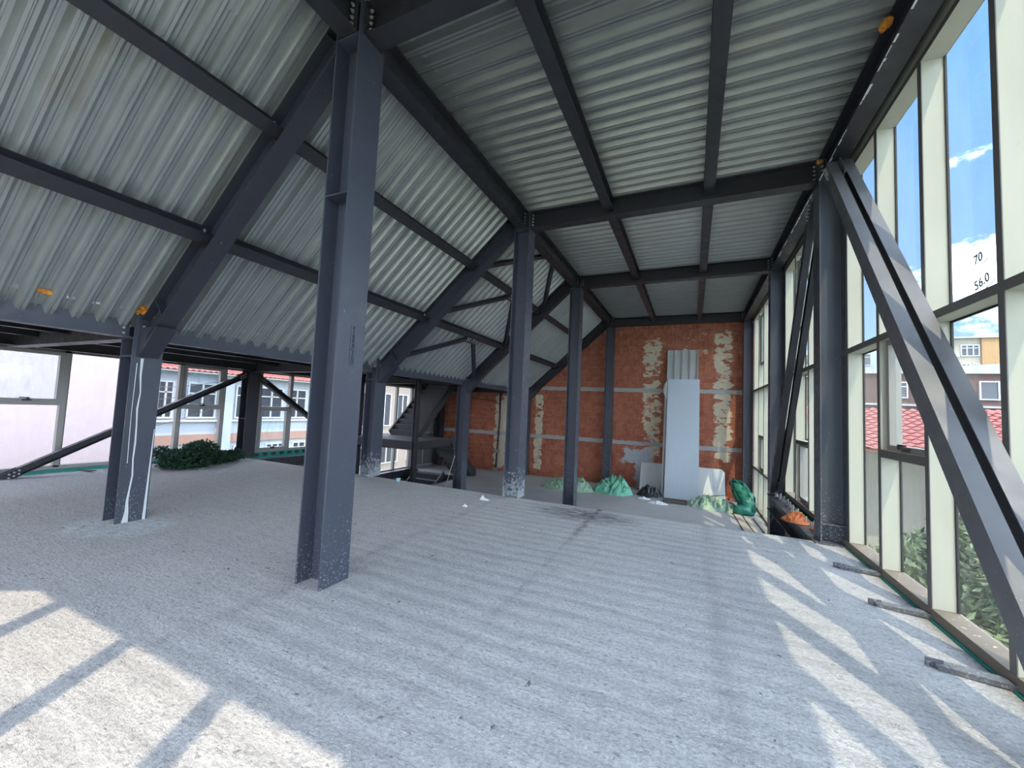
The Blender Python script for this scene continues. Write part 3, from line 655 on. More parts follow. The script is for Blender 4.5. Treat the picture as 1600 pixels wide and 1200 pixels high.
# purlins under the flat deck
pn = {(0, 0): 'left purlin of the flat roof, nearest length across the top of the picture', (0, 1): 'left flat roof purlin, length beyond the second crossbeam', (0, 2): 'left flat roof purlin, farthest length by the brick wall',
      (1, 0): 'right purlin of the flat roof, nearest length across the top of the picture', (1, 1): 'right flat roof purlin, length beyond the second crossbeam', (1, 2): 'right flat roof purlin, farthest length by the brick wall'}
for i, x in enumerate((-1.33, .185)):
    for j, (a, c_) in enumerate(((-1.0, Y[2]-.02), (Y[2]+.02, Y[3]-.02), (Y[3]+.02, Y[4]-.02))):
        beam('roof_purlin', pn[(i, j)], 'purlin', (x, a, ZT-.10), (x, c_, ZT-.10), .20, .15, m=DARK)
# rafters
nrm = Vector((-SL, 0, 1)).normalized(); dirn = Vector((1, 0, SL)).normalized()
rn = {1: 'big sloping rafter from the low left column up behind the foreground column', 2: 'second sloping rafter, rising from the splattered low column', 3: 'third sloping rafter, rising beside the staircase', 4: 'last sloping rafter, lying along the brick wall'}
for k in (1, 2, 3, 4):
    y = Y[k]
    A = Vector((-6.16, y, zr(-6.16)))-nrm*.15; B = Vector((-3.03, y, zr(-3.03)))-nrm*.15
    t = thing('rafter', rn[k], 'rafter', (XC+.15, y, 2.0))
    bm = NBm(); ibeam(bm, A, B, .30, .20, nrm, .010, .015); obj('section', bm, RAFT if k < 3 else DARK, t)
    bm = NBm(); box(bm, XC+.146, XC+.162, y-.11, y+.11, 1.98, 2.48); obj('end_plate', bm, RAFT, t)
    bm = NBm(); prism(bm, [(XC+.16, 1.99), (XC+.17, 1.98), (-5.72, 2.33), (XC+.16, 2.33)], 1, y-.10, y+.10); obj('haunch', bm, RAFT, t)
    for s in (.42, 3.95):
        P_ = A+dirn*s; bm = NBm()
        for q_ in (-1, 1): obox(bm, P_-nrm*.135, P_+nrm*.135, dirn, q_*.006, q_*.098, -.007, .007)
        obj('stiffener', bm, RAFT, t)
    bolts(t, [(XC+.17, y+q_, 2.06+.095*j) for j in range(4) for q_ in (-.075, .075)], 'x')
# purlins under the sloped deck
sn = {(0, 0): 'upper sloped-roof purlin crossing the top left corner', (0, 1): 'upper sloped-roof purlin between the first and second rafters', (0, 2): 'upper sloped-roof purlin between second and third rafters, meeting the thin braces', (0, 3): 'upper sloped-roof purlin nearest the brick wall',
      (1, 0): 'lower sloped-roof purlin crossing the left edge of the picture', (1, 1): 'lower sloped-roof purlin between the first and second rafters', (1, 2): 'lower sloped-roof purlin between second and third rafters above the staircase', (1, 3): 'lower sloped-roof purlin nearest the brick wall'}
for i, x in enumerate((-4.0, -5.06)):
    for j, (a, c_) in enumerate(((-1.0, Y[1]-.02), (Y[1]+.02, Y[2]-.02), (Y[2]+.02, Y[3]-.02), (Y[3]+.02, Y[4]-.05))):
        P0 = Vector((x, a, zr(x)))-nrm*.075; P1 = Vector((x, c_, zr(x)))-nrm*.075
        t = beam('roof_purlin', sn[(i, j)], 'purlin', P0, P1, .15, .14, nrm)
        pts = [Vector((x, yy, zr(x)))-nrm*.04+dirn*.04*q_ for yy in ((a+.03, c_-.05) if j else (c_-.05,)) for q_ in (-1, 1)]
        bolts(t, pts, 'z')
        if j:
            pass
        bm = NBm(); obox(bm, Vector((x, c_-.10, zr(x)))-nrm*.16, Vector((x, c_, zr(x)))-nrm*.16, nrm, -.05, .05, -.004, .004); obj('cleat', bm, DARK, t)
# thin bracing between rafters 2 and 3
def onslope(x, y, off=.12): p = Vector((x, y, zr(x))); return p-nrm*off
br = [((-5.86, 6.70), (-5.13, 8.30), 'thin roof brace rising from the splattered column towards the lower purlin'),
      ((-5.13, 8.55), (-5.96, 10.12), 'thin roof brace dropping from the lower purlin to the staircase column'),
      ((-4.84, 6.75), (-4.06, 8.35), 'thin roof brace rising from the second rafter to the upper purlin'),
      ((-4.06, 8.55), (-5.0, 10.12), 'thin roof brace dropping from the upper purlin to the third rafter'),
      ((-3.90, 6.75), (-3.10, 8.35), 'thin roof brace rising from the second rafter to the ridge beam'),
      ((-3.10, 8.60), (-3.86, 10.12), 'thin roof brace dropping from the ridge beam to the third rafter')]
for a, c_, lb in br:
    p0 = onslope(*a, .17); p1 = onslope(*c_, .17)
    t = thing('roof_brace', lb, 'brace', tuple((p0+p1)/2)); bm = NBm()
    obox(bm, p0, p1, nrm, -.045, .045, -.004, .004); obox(bm, p0, p1, nrm, -.045, -.037, 0, .07); obox(bm, p0, p1, nrm, .037, .045, 0, .07); obj('channel', bm, DARK, t)
    g = p1 if p1.y < 9 else p0
    bm = NBm(); obox(bm, g-Vector((0, .12, 0)), g+Vector((0, .12, 0)), nrm, -.10, .10, .005, .014); obj('gusset', bm, DARK, t)
    bolts(t, [g+nrm*-.01+Vector((0, q_, 0))+dirn*r_ for q_ in (-.05, .05) for r_ in (-.03, .03)], 'z')
# low crossbeams and joists under the left-hand ceiling
cn_ = {1: 'low crossbeam running left from the cement-drip column', 2: 'low crossbeam running left from the splattered column to the brace column', 3: 'low crossbeam over the front of the staircase', 4: 'low crossbeam against the brick wall behind the staircase'}
for k in (1, 2, 3, 4): beam('low_crossbeam', cn_[k], 'beam', (XC-.15, Y[k], 2.36), (XL+.15, Y[k], 2.36), .30, .18)
jn = [(-7.3, 'dark joist under the left-hand ceiling, nearest the eave beam'), (-8.4, 'dark joist under the middle of the left-hand ceiling'), (-9.5, 'dark joist under the left-hand ceiling, next to the glazing')]
for x, lb in jn: beam('ceiling_joist', lb, 'beam', (x, -1.0, 2.44), (x, 12.2 if x < -7.8 else 15.3, 2.44), .17, .12)
beam('left_edge_beam', 'dark beam along the head of the left-hand windows', 'beam', (XL+.02, -1.0, 2.38), (XL+.02, 15.3, 2.38), .26, .18)
# slab edge steelwork
beam('slab_edge_beam', 'steel beam hidden under the edge of the near slab', 'beam', (XL, 6.62, -.19), (XR-.16, 6.62, -.19), .30, .14)
t = beam('floor_edge_beam', 'studded steel beam at floor level beside the right glazing with orange cloth on it', 'beam', (1.60, Y[2]+.16, -.155), (1.60, Y[3]-.16, -.155), .31, .26)
t['label'] = 'studded steel floor-level beam along the right glazing beyond the slab'
SM_ = bpy.data.meshes.new('stud'); bm = NBm(); box(bm, -.03, .03, -.035, .035, 0, .008); box(bm, -.022, -.016, -.03, .03, 0, .085); box(bm, -.022, .022, .022, .03, 0, .085); bmesh.ops.create_cone(bm, cap_ends=True, segments=7, radius1=.012, radius2=.012, depth=.11, matrix=Matrix.Translation((.012, 0, .055))); bm.to_mesh(SM_); bm.free(); SM_.materials.append(GREYAL)
for k in range(11): inst(SM_, 'stud', t, (1.60+random.uniform(-.01, .04), 6.95+.29*k, 0))
t = beam('floor_edge_beam', 'dark steel beam at floor level below the teal strip of the left glazing', 'beam', (XL+.03, Y[2]+.15, -.24), (XL+.03, Y[3]-.15, -.24), .30, .18)
bm = NBm(); 
t2 = t
SK = bpy.data.meshes.new('stud'); bm.free(); bm = NBm(); box(bm, -.02, .02, -.05, .05, 0, .08); bm.to_mesh(SK); bm.free(); SK.materials.append(DARK)
for k in range(8): inst(SK, 'stud', t2, (FL+.045, 6.75+.24*k, -.03))
beam('stair_trimmer', 'dark steel trimmer along the stair opening in the lower floor', 'beam', (-7.98, 6.85, ZLOW-.13), (-7.98, 13.3, ZLOW-.13), .25, .14)
beam('stair_trimmer', 'dark steel trimmer across the far end of the stair opening', 'beam', (-10.5, 13.31, ZLOW-.14), (-8.1, 13.31, ZLOW-.14), .24, .12)
beam('left_floor_beam', 'dark steel beam under the lowest left-hand windows by the stairwell', 'beam', (XL+.03, 6.85, ZLOW-.10), (XL+.03, 13.5, ZLOW-.10), .34, .18)
# ------------------------------------------------------------------ diagonal braces at the glazing
def brace(label, p0, p1, offs, w, h, m, group=None):
    t = thing('diagonal_brace', label, 'brace', tuple((Vector(p0)+Vector(p1))/2), group)
    p0 = Vector(p0); p1 = Vector(p1)
    for q_ in offs:
        d = (p1-p0).normalized(); upv = Vector((1, 0, 0)).cross(d); upv = upv if upv.z > 0 else -upv
        bm = NBm(); c0 = p0+Vector((q_, 0, 0)); c1 = p1+Vector((q_, 0, 0))
        s_ = 1 if q_ <= 0 else -1
        # channel: web standing, flanges top and bottom
        side = d.cross(upv).normalized(); sg = 1 if side.x > 0 else -1
        obox(bm, c0, c1, upv, -w/2, w/2, h/2-.009, h/2); obox(bm, c0, c1, upv, -w/2, w/2, -h/2, -h/2+.009)
        a, b_ = (-w/2, -w/2+.008) if sg*s_ > 0 else (w/2-.008, w/2)
        obox(bm, c0, c1, upv, a, b_, -h/2+.009, h/2-.009)
        obj('channel', bm, m, t)
    for P_ in (p0, p1):
        d = (p1-p0).normalized()*(1 if P_ == p0 else -1)
        bm = NBm(); gw = .13 if len(offs) > 1 else .085; obox(bm, P_-d*.04, P_+d*(.32 if len(offs) > 1 else .2), (1, 0, 0), -gw, gw, -.006, .006); obj('gusset', bm, m, t)
        if len(offs) > 1: bolts(t, [P_+d*(.06+.05*j)+Vector((min(offs)-w/2-.004, 0, 0))+Vector((0, 0, z_)) for j in range(4) for z_ in (-.03, .03)], 'x')
        else: bolts(t, [P_+d*(.06+.06*j)+Vector((w/2+.006, 0, 0))+Vector((0, 0, z_)) for j in range(3) for z_ in (-.03, .03)], 'x')
    return t
t = brace('dusty double-channel brace slanting down across the tall right-hand windows', (1.62, 6.02, 4.77), (1.62, 2.62, .14), (-.075, .075), .10, .165, BRACE)
bm = NBm(); box(bm, 1.60, 1.66, 5.62, 5.69, 3.86, 3.93); obj('packer', bm, mat('rusty_packer', (0.30, 0.16, 0.12), 0.8), t)
brace('double-channel brace slanting between the two middle columns of the right glazing', (1.62, 6.80, 4.72), (1.62, 9.98, .08), (-.065, .065), .09, .13, DARK)
brace('dark brace rising from the floor at far left towards the left glazing column', (-10.42, 2.60, .02), (-10.42, 6.40, 2.12), (0,), .12, .13, DARK)
brace('dark brace falling from the left glazing column behind the foreground column', (-10.42, 6.74, 2.08), (-10.42, 10.05, -.10), (0,), .12, .13, DARK)
# ------------------------------------------------------------------ staircase
st = thing('staircase', 'black steel staircase with a half landing beside the brick wall', 'staircase', (-8.7, 11.5, ZLOW))
bm = NBm(); x0, x1, ya, yb, zl = -10.55, -7.70, 9.9, 11.95, .42
box(bm, x0, x1, ya, yb, zl-.012, zl); obj('landing', bm, TREADM, st)
bm = NBm(); ibeam(bm, (x0, ya+.04, zl-.14), (x1, ya+.04, zl-.14), .26, .10); ibeam(bm, (x1-.05, ya, zl-.14), (x1-.05, yb, zl-.14), .26, .10); ibeam(bm, (-8.7, yb, zl-.14), (x0, yb, zl-.14), .24, .08); obj('landing_beam', bm, STAIRM, st)
for xx, yy in ((-7.72, 9.93), (-10.3, 9.93)):
    bm = NBm(); ibeam(bm, (xx, yy, -4.4), (xx, yy, 2.45), .13, .13, (1, 0, 0), .008, .01); obj('post', bm, STAIRM, st)
for xx, yy in ((-9.35, 14.9), (-8.9, 14.9)):
    bm = NBm(); box(bm, xx-.03, xx+.03, yy-.03, yy+.03, ZLOW, 2.4); obj('post', bm, STAIRM, st)
def flight(xa, xb, y0, z0, y1, z1, n, foot=False):
    dy, dz = (y1-y0)/n, (z1-z0)/n
    for k in range(n):
        zt = z0+dz*(k+1); yk = y0+dy*k
        bm = NBm(); lo, hi = sorted((yk, yk+dy)); box(bm, xa+.03, xb-.03, lo-.01, hi+.01, zt-.012, zt); obj('tread', bm, TREADM, st)
        bm = NBm(); box(bm, xa+.03, xb-.03, yk-.005, yk+.005, zt-abs(dz) if dz > 0 else zt, zt if dz > 0 else zt+abs(dz)); obj('riser', bm, STAIRM, st)
    for xx in (xa, xb):
        bm = NBm(); obox(bm, (xx, y0, z0+.06), (xx, y1, z1+.06), (0, 0, 1), -.006, .006, -.16, .10); obox(bm, (xx, y0, z0+.06), (xx, y1, z1+.06), (0, 0, 1), -.03, .03, .10, .108); obj('stringer', bm, STAIRM, st)
flight(-10.05, -8.74, 11.45, .42, 13.75, 2.55, 11)
flight(-8.66, -7.72, 11.95, .42, 13.75, ZLOW, 8)
flight(-10.05, -8.76, 10.85, -2.85, 13.2, ZLOW, 9)
bm = NBm(); prism(bm, [(13.6, ZLOW), (13.8, ZLOW), (13.8, ZLOW+.2), (13.6, ZLOW+.36)], 0, -7.73, -7.69); obj('stringer_foot', bm, STAIRM, st)
# ------------------------------------------------------------------ things against the brick wall
def lean(name, label, cat, x0, x1, yb, z0, yt, z1, th, m, ribs=0, ribw=.01, ribd=.006, group=None, notch=None):
    t = thing(name, label, cat, ((x0+x1)/2, yb, z0), group)
    p0 = Vector(((x0+x1)/2, yb, z0)); p1 = Vector(((x0+x1)/2, yt, z1)); d = (p1-p0); ln = d.length; d.normalize()
    nv = Vector((-1, 0, 0)).cross(d).normalized(); nv = nv if nv.y > 0 else -nv
    w = x1-x0; bm = NBm(); vs = []
    def P_(u, v, q_): return p0+Vector((1, 0, 0))*(u-w/2)+d*v+nv*q_
    poly = notch(w, ln) if notch else [(0, 0), (w, 0), (w, ln), (0, ln)]
    A = [bm.verts.new(P_(u, v, 0)) for u, v in poly]; B = [bm.verts.new(P_(u, v, th)) for u, v in poly]
    bm.faces.new(A); bm.faces.new(B[::-1])
    for i in range(len(poly)): bm.faces.new((A[i], B[i], B[(i+1) % len(poly)], A[(i+1) % len(poly)]))
    bmesh.ops.recalc_face_normals(bm, faces=bm.faces)
    obj('sheet', bm, m, t)
    for k in range(ribs):
        u = w*(k+.5)/ribs if ribs > 6 else w*k/(ribs-1)
        bm = NBm(); u0, u1 = max(0, u-ribw/2), min(w, u+ribw/2)
        P8 = [P_(a, v, q_) for q_ in (-ribd, 0.0005) for a, v in ((u0, 0.002), (u1, 0.002), (u1, ln-.002), (u0, ln-.002))]
        hexa(bm, P8); bmesh.ops.recalc_face_normals(bm, faces=bm.faces); obj('rib', bm, PANELG if ribs > 6 else m, t)
    return t
lean('corrugated_panel', 'taller grey ribbed sheet standing behind the white leaning panel', 'panel', -.84, .17, 14.80, ZLOW, 15.35, 3.93, .03, PANEL2, 5, .05, .045)
PANELG = cloth('panel_groove', (0.40, 0.45, 0.50), (0.45, 0.50, 0.55), 0.5)
lean('sandwich_panel', 'tall white finely ribbed panel leaning on the brick wall', 'panel', -.80, .22, 13.98, ZLOW, 15.14, 2.86, .05, PANEL, 22, .02, .009)
lean('narrow_panel_strip', 'thin cream strip leaning on the left side of the tall white panel', 'panel', -.90, -.84, 14.1, ZLOW, 15.2, 2.5, .03, BOARD)
lean('plasterboard_offcut', 'pale board offcut leaning left of the tall white panel', 'board', -1.66, -.90, 14.80, ZLOW, 15.22, -.16, .015, BOARD)
lean('plasterboard_offcut', 'pale board offcut with a cut corner leaning right of the tall white panel', 'board', .20, 1.02, 14.80, ZLOW, 15.22, -.16, .015, BOARD, notch=lambda w, l: [(0, 0), (w, 0), (w, l*.9), (w-.10, l), (0, l)])
# torn plastic film hanging on the panel
bm = NBm(); g = [[None]*4 for _ in range(9)]
for i in range(9):
    for j in range(4):
        g[i][j] = bm.verts.new((-.80-.035*j*math.sin(i/8*3.14)-.01*j, 15.0-.12*i/2.9+random.uniform(-.02, .02), 2.84-.09*i+random.uniform(-.02, .02)))
for i in range(8):
    for j in range(3): bm.faces.new((g[i][j], g[i][j+1], g[i+1][j+1], g[i+1][j]))
bmesh.ops.solidify(bm, geom=bm.faces[:], thickness=.006)
tag(obj('torn_film', bm, BOARD, smooth=True), 'torn grey film hanging from the top left corner of the white panel', 'plastic sheet')
def heap(name, label, cat, cx, cy, rx, ry, h, m, z=ZLOW, seed=0, n=44, rot=0, peaks=((0, 0, 1, 1),), rough=.35, fs=1.0):
    from mathutils import noise
    bm = NBm(); V = {}
    for i in range(n+1):
        for j in range(n+1):
            u, v = 2*i/n-1, 2*j/n-1
            r = math.hypot(u, v)
            # squircle map to disc
            uu = u*math.sqrt(max(0, 1-v*v/2)); vv = v*math.sqrt(max(0, 1-u*u/2)); rr = math.hypot(uu, vv)
            edge = 1+.18*noise.noise(Vector((math.atan2(vv, uu)*1.3, seed, 2)))
            x, y = uu*rx*edge, vv*ry*edge; X_, Y_ = x*fs, y*fs
            hgt = sum(a*math.exp(-(((uu-px)/w)**2+((vv-py)/w)**2)*2.2) for px, py, a, w in peaks)
            f = max(0, 1-rr**2.4)**.75
            fold = (1-abs(noise.noise(Vector((X_*7+seed, Y_*5.2, seed*1.3))))*1.8)*.6+(1-abs(noise.noise(Vector((X_*17, Y_*13+seed, 3.1))))*1.8)*.4+abs(noise.noise(Vector((X_*34, Y_*28+seed, 7.1))))*.3
            zz = h*f*(hgt*(1-rough)+rough*fold*(.35+hgt*.65))+.012*f
            x += .05*noise.noise(Vector((x*7, y*7, seed+9)))*f; y += .05*noise.noise(Vector((x*7, y*7, seed+4)))*f
            c_, s_ = math.cos(rot), math.sin(rot)
            V[i, j] = bm.verts.new((cx+x*c_-y*s_, cy+x*s_+y*c_, z+max(zz, .002)))
    for i in range(n):
        for j in range(n): bm.faces.new((V[i, j], V[i+1, j], V[i+1, j+1], V[i, j+1]))
    o = obj(name, bm, m, smooth=True); tag(o, label, cat); return o
heap('netting_heap', 'faded green netting heap behind the slim column, left part', 'netting', -3.95, 13.6, .95, .60, .50, NET2, seed=3, n=60, peaks=((.7, .2, 1, 1.0), (-.2, 0, .55, 1.1)), rough=.88)
heap('netting_heap', 'bright green netting bundle between the slim column and the black plastic', 'netting', -2.42, 13.85, .68, .48, .50, NET, seed=8, n=60, peaks=((-.2, .2, 1, 1.8), (.6, 0, .7, 1.0)), rough=.85)
heap('black_sheeting', 'crumpled black plastic sheet on the floor below the left board', 'plastic sheet', -1.24, 14.1, .42, .36, .36, BAG, seed=15, n=50, peaks=((-.5, .1, 1, .9), (.2, 0, .6, 1), (.8, 0, .6, .6)), rough=.85)
heap('netting_heap', 'pale green netting spread in the sunlight at the foot of the right board', 'netting', .62, 13.50, .80, .45, .30, NET2, seed=21, n=60, peaks=((-.4, .2, 1, 1.2), (.5, -.1, .8, 1.3)), rough=.85, rot=-.25)
heap('cement_scrap', 'grey crumpled scrap lying between the white panel and pale netting', 'debris', .08, 13.25, .12, .10, .05, mat('grey_scrap', (0.33, 0.32, 0.31), .9), seed=31, n=16)
heap('plastic_scrap', 'crumpled white plastic scraps in front of the brown tray', 'debris', -.90, 13.05, .30, .16, .09, PAPER, seed=41, n=30, rough=.95, fs=2)
heap('plastic_scrap', 'small white scrap beside the black plastic sheet', 'debris', -1.35, 13.45, .20, .10, .08, PAPER, seed=43, n=24, rough=.95, fs=2.5)
heap('orange_cloth', 'orange cloth bundle on the floor-level beam by the right glazing', 'cloth', 1.50, 7.62, .20, .24, .15, ORANGE, z=.005, seed=51, n=40, rough=.95, fs=2.6)
heap('orange_cloth', 'small orange cloth strip draped over the beam nearer the column', 'cloth', 1.66, 7.10, .08, .17, .11, ORANGE, z=.005, seed=57, n=26, rough=.95, fs=3)
# hanging tail of the orange cloth
# rolled green tarp in the right corner
t = thing('tarp_bundle', 'dark green tarp bundle slumped in the far right corner', 'tarp', (1.45, 13.6, ZLOW))
bm = NBm(); tube(bm, [(1.52, 13.00, ZLOW+.10), (1.48, 13.15, ZLOW+.24), (1.42, 13.4, ZLOW+.42), (1.34, 13.7, ZLOW+.58), (1.24, 14.0, ZLOW+.70), (1.17, 14.15, ZLOW+.76)], [.12, .20, .22, .21, .15, .07], 18)
from mathutils import noise as _n
bmesh.ops.subdivide_edges(bm, edges=bm.edges[:], cuts=2, use_grid_fill=True)
for v in bm.verts: v.co += Vector((_n.noise(v.co*16), _n.noise(v.co*16+Vector((9, 0, 0))), _n.noise(v.co*13+Vector((0, 0, 7)))))*.09
for v in bm.verts: v.co += Vector((_n.noise(v.co*6), _n.noise(v.co*6+Vector((5, 0, 0))), _n.noise(v.co*6+Vector((0, 5, 0)))))*.07; v.co.z = max(v.co.z, ZLOW+.002)
obj('upper_roll', bm, NET3, t, smooth=True)
bm = NBm(); tube(bm, [(1.12, 12.90, ZLOW+.06), (1.25, 12.95, ZLOW+.12), (1.42, 13.0, ZLOW+.14), (1.60, 13.05, ZLOW+.08)], [.06, .14, .15, .07], 14)
for v in bm.verts: v.co += Vector((_n.noise(v.co*7), _n.noise(v.co*7+Vector((5, 0, 0))), _n.noise(v.co*7+Vector((0, 5, 0)))))*.06; v.co.z = max(v.co.z, ZLOW+.002)
obj('lower_fold', bm, NET3, t, smooth=True)
# tray
t = thing('shallow_tray', 'brown rectangular tray lying on the floor before the white panel', 'tray', (-.42, 13.45, ZLOW))
bm = NBm(); a = (-.78, -.10, 13.30, 13.62)
box(bm, a[0], a[1], a[2], a[3], ZLOW, ZLOW+.01)
obj('tray_base', bm, TRAYM, t)
bm = NBm(); box(bm, a[0], a[1], a[2], a[2]+.012, ZLOW, ZLOW+.10); box(bm, a[0], a[1], a[3]-.012, a[3], ZLOW, ZLOW+.10); box(bm, a[0], a[0]+.012, a[2], a[3], ZLOW, ZLOW+.10); box(bm, a[1]-.012, a[1], a[2], a[3], ZLOW, ZLOW+.10); obj('tray_rim', bm, mat('dark_tray_rim', (0.12, 0.11, 0.10), .7), t)
# sticks and planks
def plank(label, p0, p1, w, th, m=WOOD, name='plank'):
    bm = NBm(); obox(bm, p0, p1, (0, 0, 1), -w/2, w/2, 0, th); tag(obj(name, bm, m), label, 'plank')
plank('thin stick resting on the pale netting by the right board', (.10, 14.15, ZLOW+.12), (.95, 14.05, ZLOW+.30), .03, .025, name='stick')
plank('wide plank on the lower floor beside the right glazing, left one', (1.18, 12.9, ZLOW), (1.30, 9.6, ZLOW), .16, .03)
plank('wide plank on the lower floor beside the right glazing, middle one', (1.38, 12.8, ZLOW), (1.50, 9.9, ZLOW), .14, .03)
plank('narrow plank on the lower floor touching the right glazing', (1.60, 12.7, ZLOW), (1.68, 10.6, ZLOW), .12, .03)
for x, w, lb in ((.85, .22, 'loose brick on the floor below the right board'), (1.12, .24, 'loose brick against the wall by the corner column'), (1.32, .2, 'loose brick leaning into the right corner')):
    bm = NBm(); obox(bm, (x, 14.95, ZLOW), (x+w, 15.05, ZLOW), (0, 0, 1), -.09, .09, 0, .10); tag(obj('loose_brick', bm, BRICK), lb, 'brick')
# conduit and cable on the brick wall
t = thing('cable_conduit', 'black vertical cable with a junction box on the plaster-smeared brick wall', 'cable', (-7.5, 15.38, ZLOW))
bm = NBm(); tube(bm, [(-7.55, 15.36, 2.3), (-7.53, 15.37, 1.2), (-7.56, 15.36, .2), (-7.60, 15.37, -.5), (-7.60, 15.36, -1.0)], .035, 7); obj('conduit', bm, CABLE, t, True)
bm = NBm(); tube(bm, [(-9.3, 15.34, 1.95), (-8.6, 15.34, 1.92), (-8.0, 15.34, 1.90), (-7.7, 15.34, 1.80), (-7.55, 15.35, 1.72)], .016, 6); obj('loose_cable', bm, CABLE, t, True)
bm = NBm(); box(bm, -7.72, -7.50, 15.30, 15.40, -1.12, -.98); box(bm, -7.68, -7.50, 15.33, 15.40, -.35, -.20); obj('junction_box', bm, mat('grey_box', (0.25, 0.25, 0.24), .8), t)
plank('thin metal rod leaning on the foot of the staircase column', (-6.62, 9.95, ZLOW), (-6.33, 10.06, .1), .02, .02, GREYAL, 'metal_rod')
# ------------------------------------------------------------------ things on the near slab
bk = [(5.43, 'flat steel bracket on the floor nearest the tall brace column'), (4.49, 'second flat steel bracket from the tall right column, by the sill'), (3.56, 'largest steel bracket on the floor near the lower right corner'), (2.62, 'steel bracket on the floor by the foot of the double brace')]
for y, lb in bk:
    t = thing('floor_bracket', lb, 'bracket', (1.62, y, 0), 'steel brackets under the right glazing')
    bm = NBm(); obox(bm, (1.46, y+.06, .022), (1.80, y-.01, .035), (0, 0, 1), -.045, .045, 0, .009); obj('plate', bm, BRACE, t)
    bm = NBm(); obox(bm, (1.46, y+.06, .0), (1.46, y+.06, .05), (0, 1, 0), -.045, .045, -.004, .004); obox(bm, (1.46, y+.02, .0), (1.80, y-.05, .012), (0, 0, 1), -.004, .004, 0, .022); obj('bent_edge', bm, BRACE, t)
    bm = NBm(); bmesh.ops.create_cone(bm, cap_ends=True, segments=8, radius1=.012, radius2=.012, depth=.04, matrix=Matrix.Translation((1.765, y-.03, .02))); obj('anchor_bolt', bm, mat('rust', (0.25, 0.10, 0.05), .9), t)
lbr = [(3.62, 'small steel bracket on the floor at the left glazing'),]
for y, lb in lbr:
    bm = NBm(); obox(bm, (-10.62, y, .02), (-10.30, y+.05, .02), (0, 0, 1), -.04, .04, 0, .012); tag(obj('floor_bracket', bm, DARK), lb, 'bracket')
heap('plastic_scrap', 'white plastic scrap on the slab edge beside the cement-smeared column', 'debris', -3.16, 6.02, .10, .05, .07, PAPER, z=.001, seed=61, n=18, rough=.75, peaks=((-.5, 0, 1, .4), (.5, 0, .35, .4)))
heap('plastic_scrap', 'tiny white plastic scrap on the slab in front of the larger scrap', 'debris', -3.2, 5.45, .05, .03, .03, PAPER, z=.001, seed=63, n=10)
t = thing('plastic_cup', 'pale blue plastic cup at the slab edge near the staircase', 'cup', (-5.33, 6.40, 0))
bm = NBm(); tube(bm, [(-5.33, 6.40, 0), (-5.33, 6.40, .06)], [.035, .045], 12); obj('cup_body', bm, CUPM, t, True)
bm = NBm(); tube(bm, [(-5.33, 6.40, .055), (-5.33, 6.40, .062)], .049, 12); obj('cup_rim', bm, CUPM, t)
# fir heap
t = thing('fir_heap', 'dark green heap of cut fir branches on the slab by the left glazing', 'branches', (-9.9, 5.2, 0))
import numpy as np
rs = np.random.RandomState(4)
def leafcloud(name, parent, m, centres, n, size, label=None, stuff=True, flat=.5, org=None, hard=False):
    """centres: (x,y,z,rx,ry,rz); builds n small folded leaves"""
    cs = np.array(centres); w = (cs[:, 3]*cs[:, 4]*cs[:, 5])**(2/3); pick = rs.choice(len(cs), n, p=w/w.sum())
    d = rs.normal(size=(n, 3)); d /= np.linalg.norm(d, axis=1)[:, None]; rad = rs.uniform(.55, 1.0, n)**.6
    P = cs[pick, :3]+d*cs[pick, 3:6]*rad[:, None]
    a = rs.normal(size=(n, 3)); a += d*.8; a /= np.linalg.norm(a, axis=1)[:, None]
    b_ = np.cross(a, rs.normal(size=(n, 3))); b_ /= np.linalg.norm(b_, axis=1)[:, None]
    s = size*rs.uniform(.6, 1.3, n)[:, None]
    nn_ = np.cross(a, b_)
    V = np.stack([P, P+a*s*.5+b_*s*.22+nn_*s*.06, P+a*s, P+a*s*.5-b_*s*.22+nn_*s*.06], 1).reshape(-1, 3)
    if hard: V[:, 2] = np.maximum(V[:, 2], .003)
    V = V-np.array(ORG[parent.name] if parent is not None else org)
    me = bpy.data.meshes.new(name); i = np.arange(n)*4
    F = np.stack([i, i+1, i+2, i, i+2, i+3], 1).reshape(-1, 3)
    me.from_pydata(V.tolist(), [], F.tolist()); me.materials.append(m)
    o = link(name, me, parent)
    if stuff: o['kind'] = 'stuff'
    return o
cs = [(-9.95, 4.85, .18, .42, .30, .18), (-9.75, 5.05, .36, .22, .22, .16), (-9.9, 5.25, .30, .3, .3, .22), (-9.95, 5.55, .14, .3, .3, .13), (-10.1, 5.85, .12, .25, .28, .12), (-10.1, 6.1, .14, .15, .2, .12), (-10.3, 4.7, .28, .16, .14, .12), (-9.8, 4.9, .08, .4, .45, .08)]
leafcloud('fir_needles', t, LEAFD, cs, 6500, .075, hard=True)
bm = NBm()
for k in range(9):
    a = rs.uniform(-.4, .4); tube(bm, [(-9.9+rs.uniform(-.3, .3), 4.7+rs.uniform(0, .5), .05+rs.uniform(0, .1)), (-9.95+rs.uniform(-.3, .3), 5.3+a, .15+rs.uniform(0, .25)), (-10.05+rs.uniform(-.1, .2), 5.9, .06+rs.uniform(0, .1))], .012, 5)
obj('branch', bm, BARK, t)
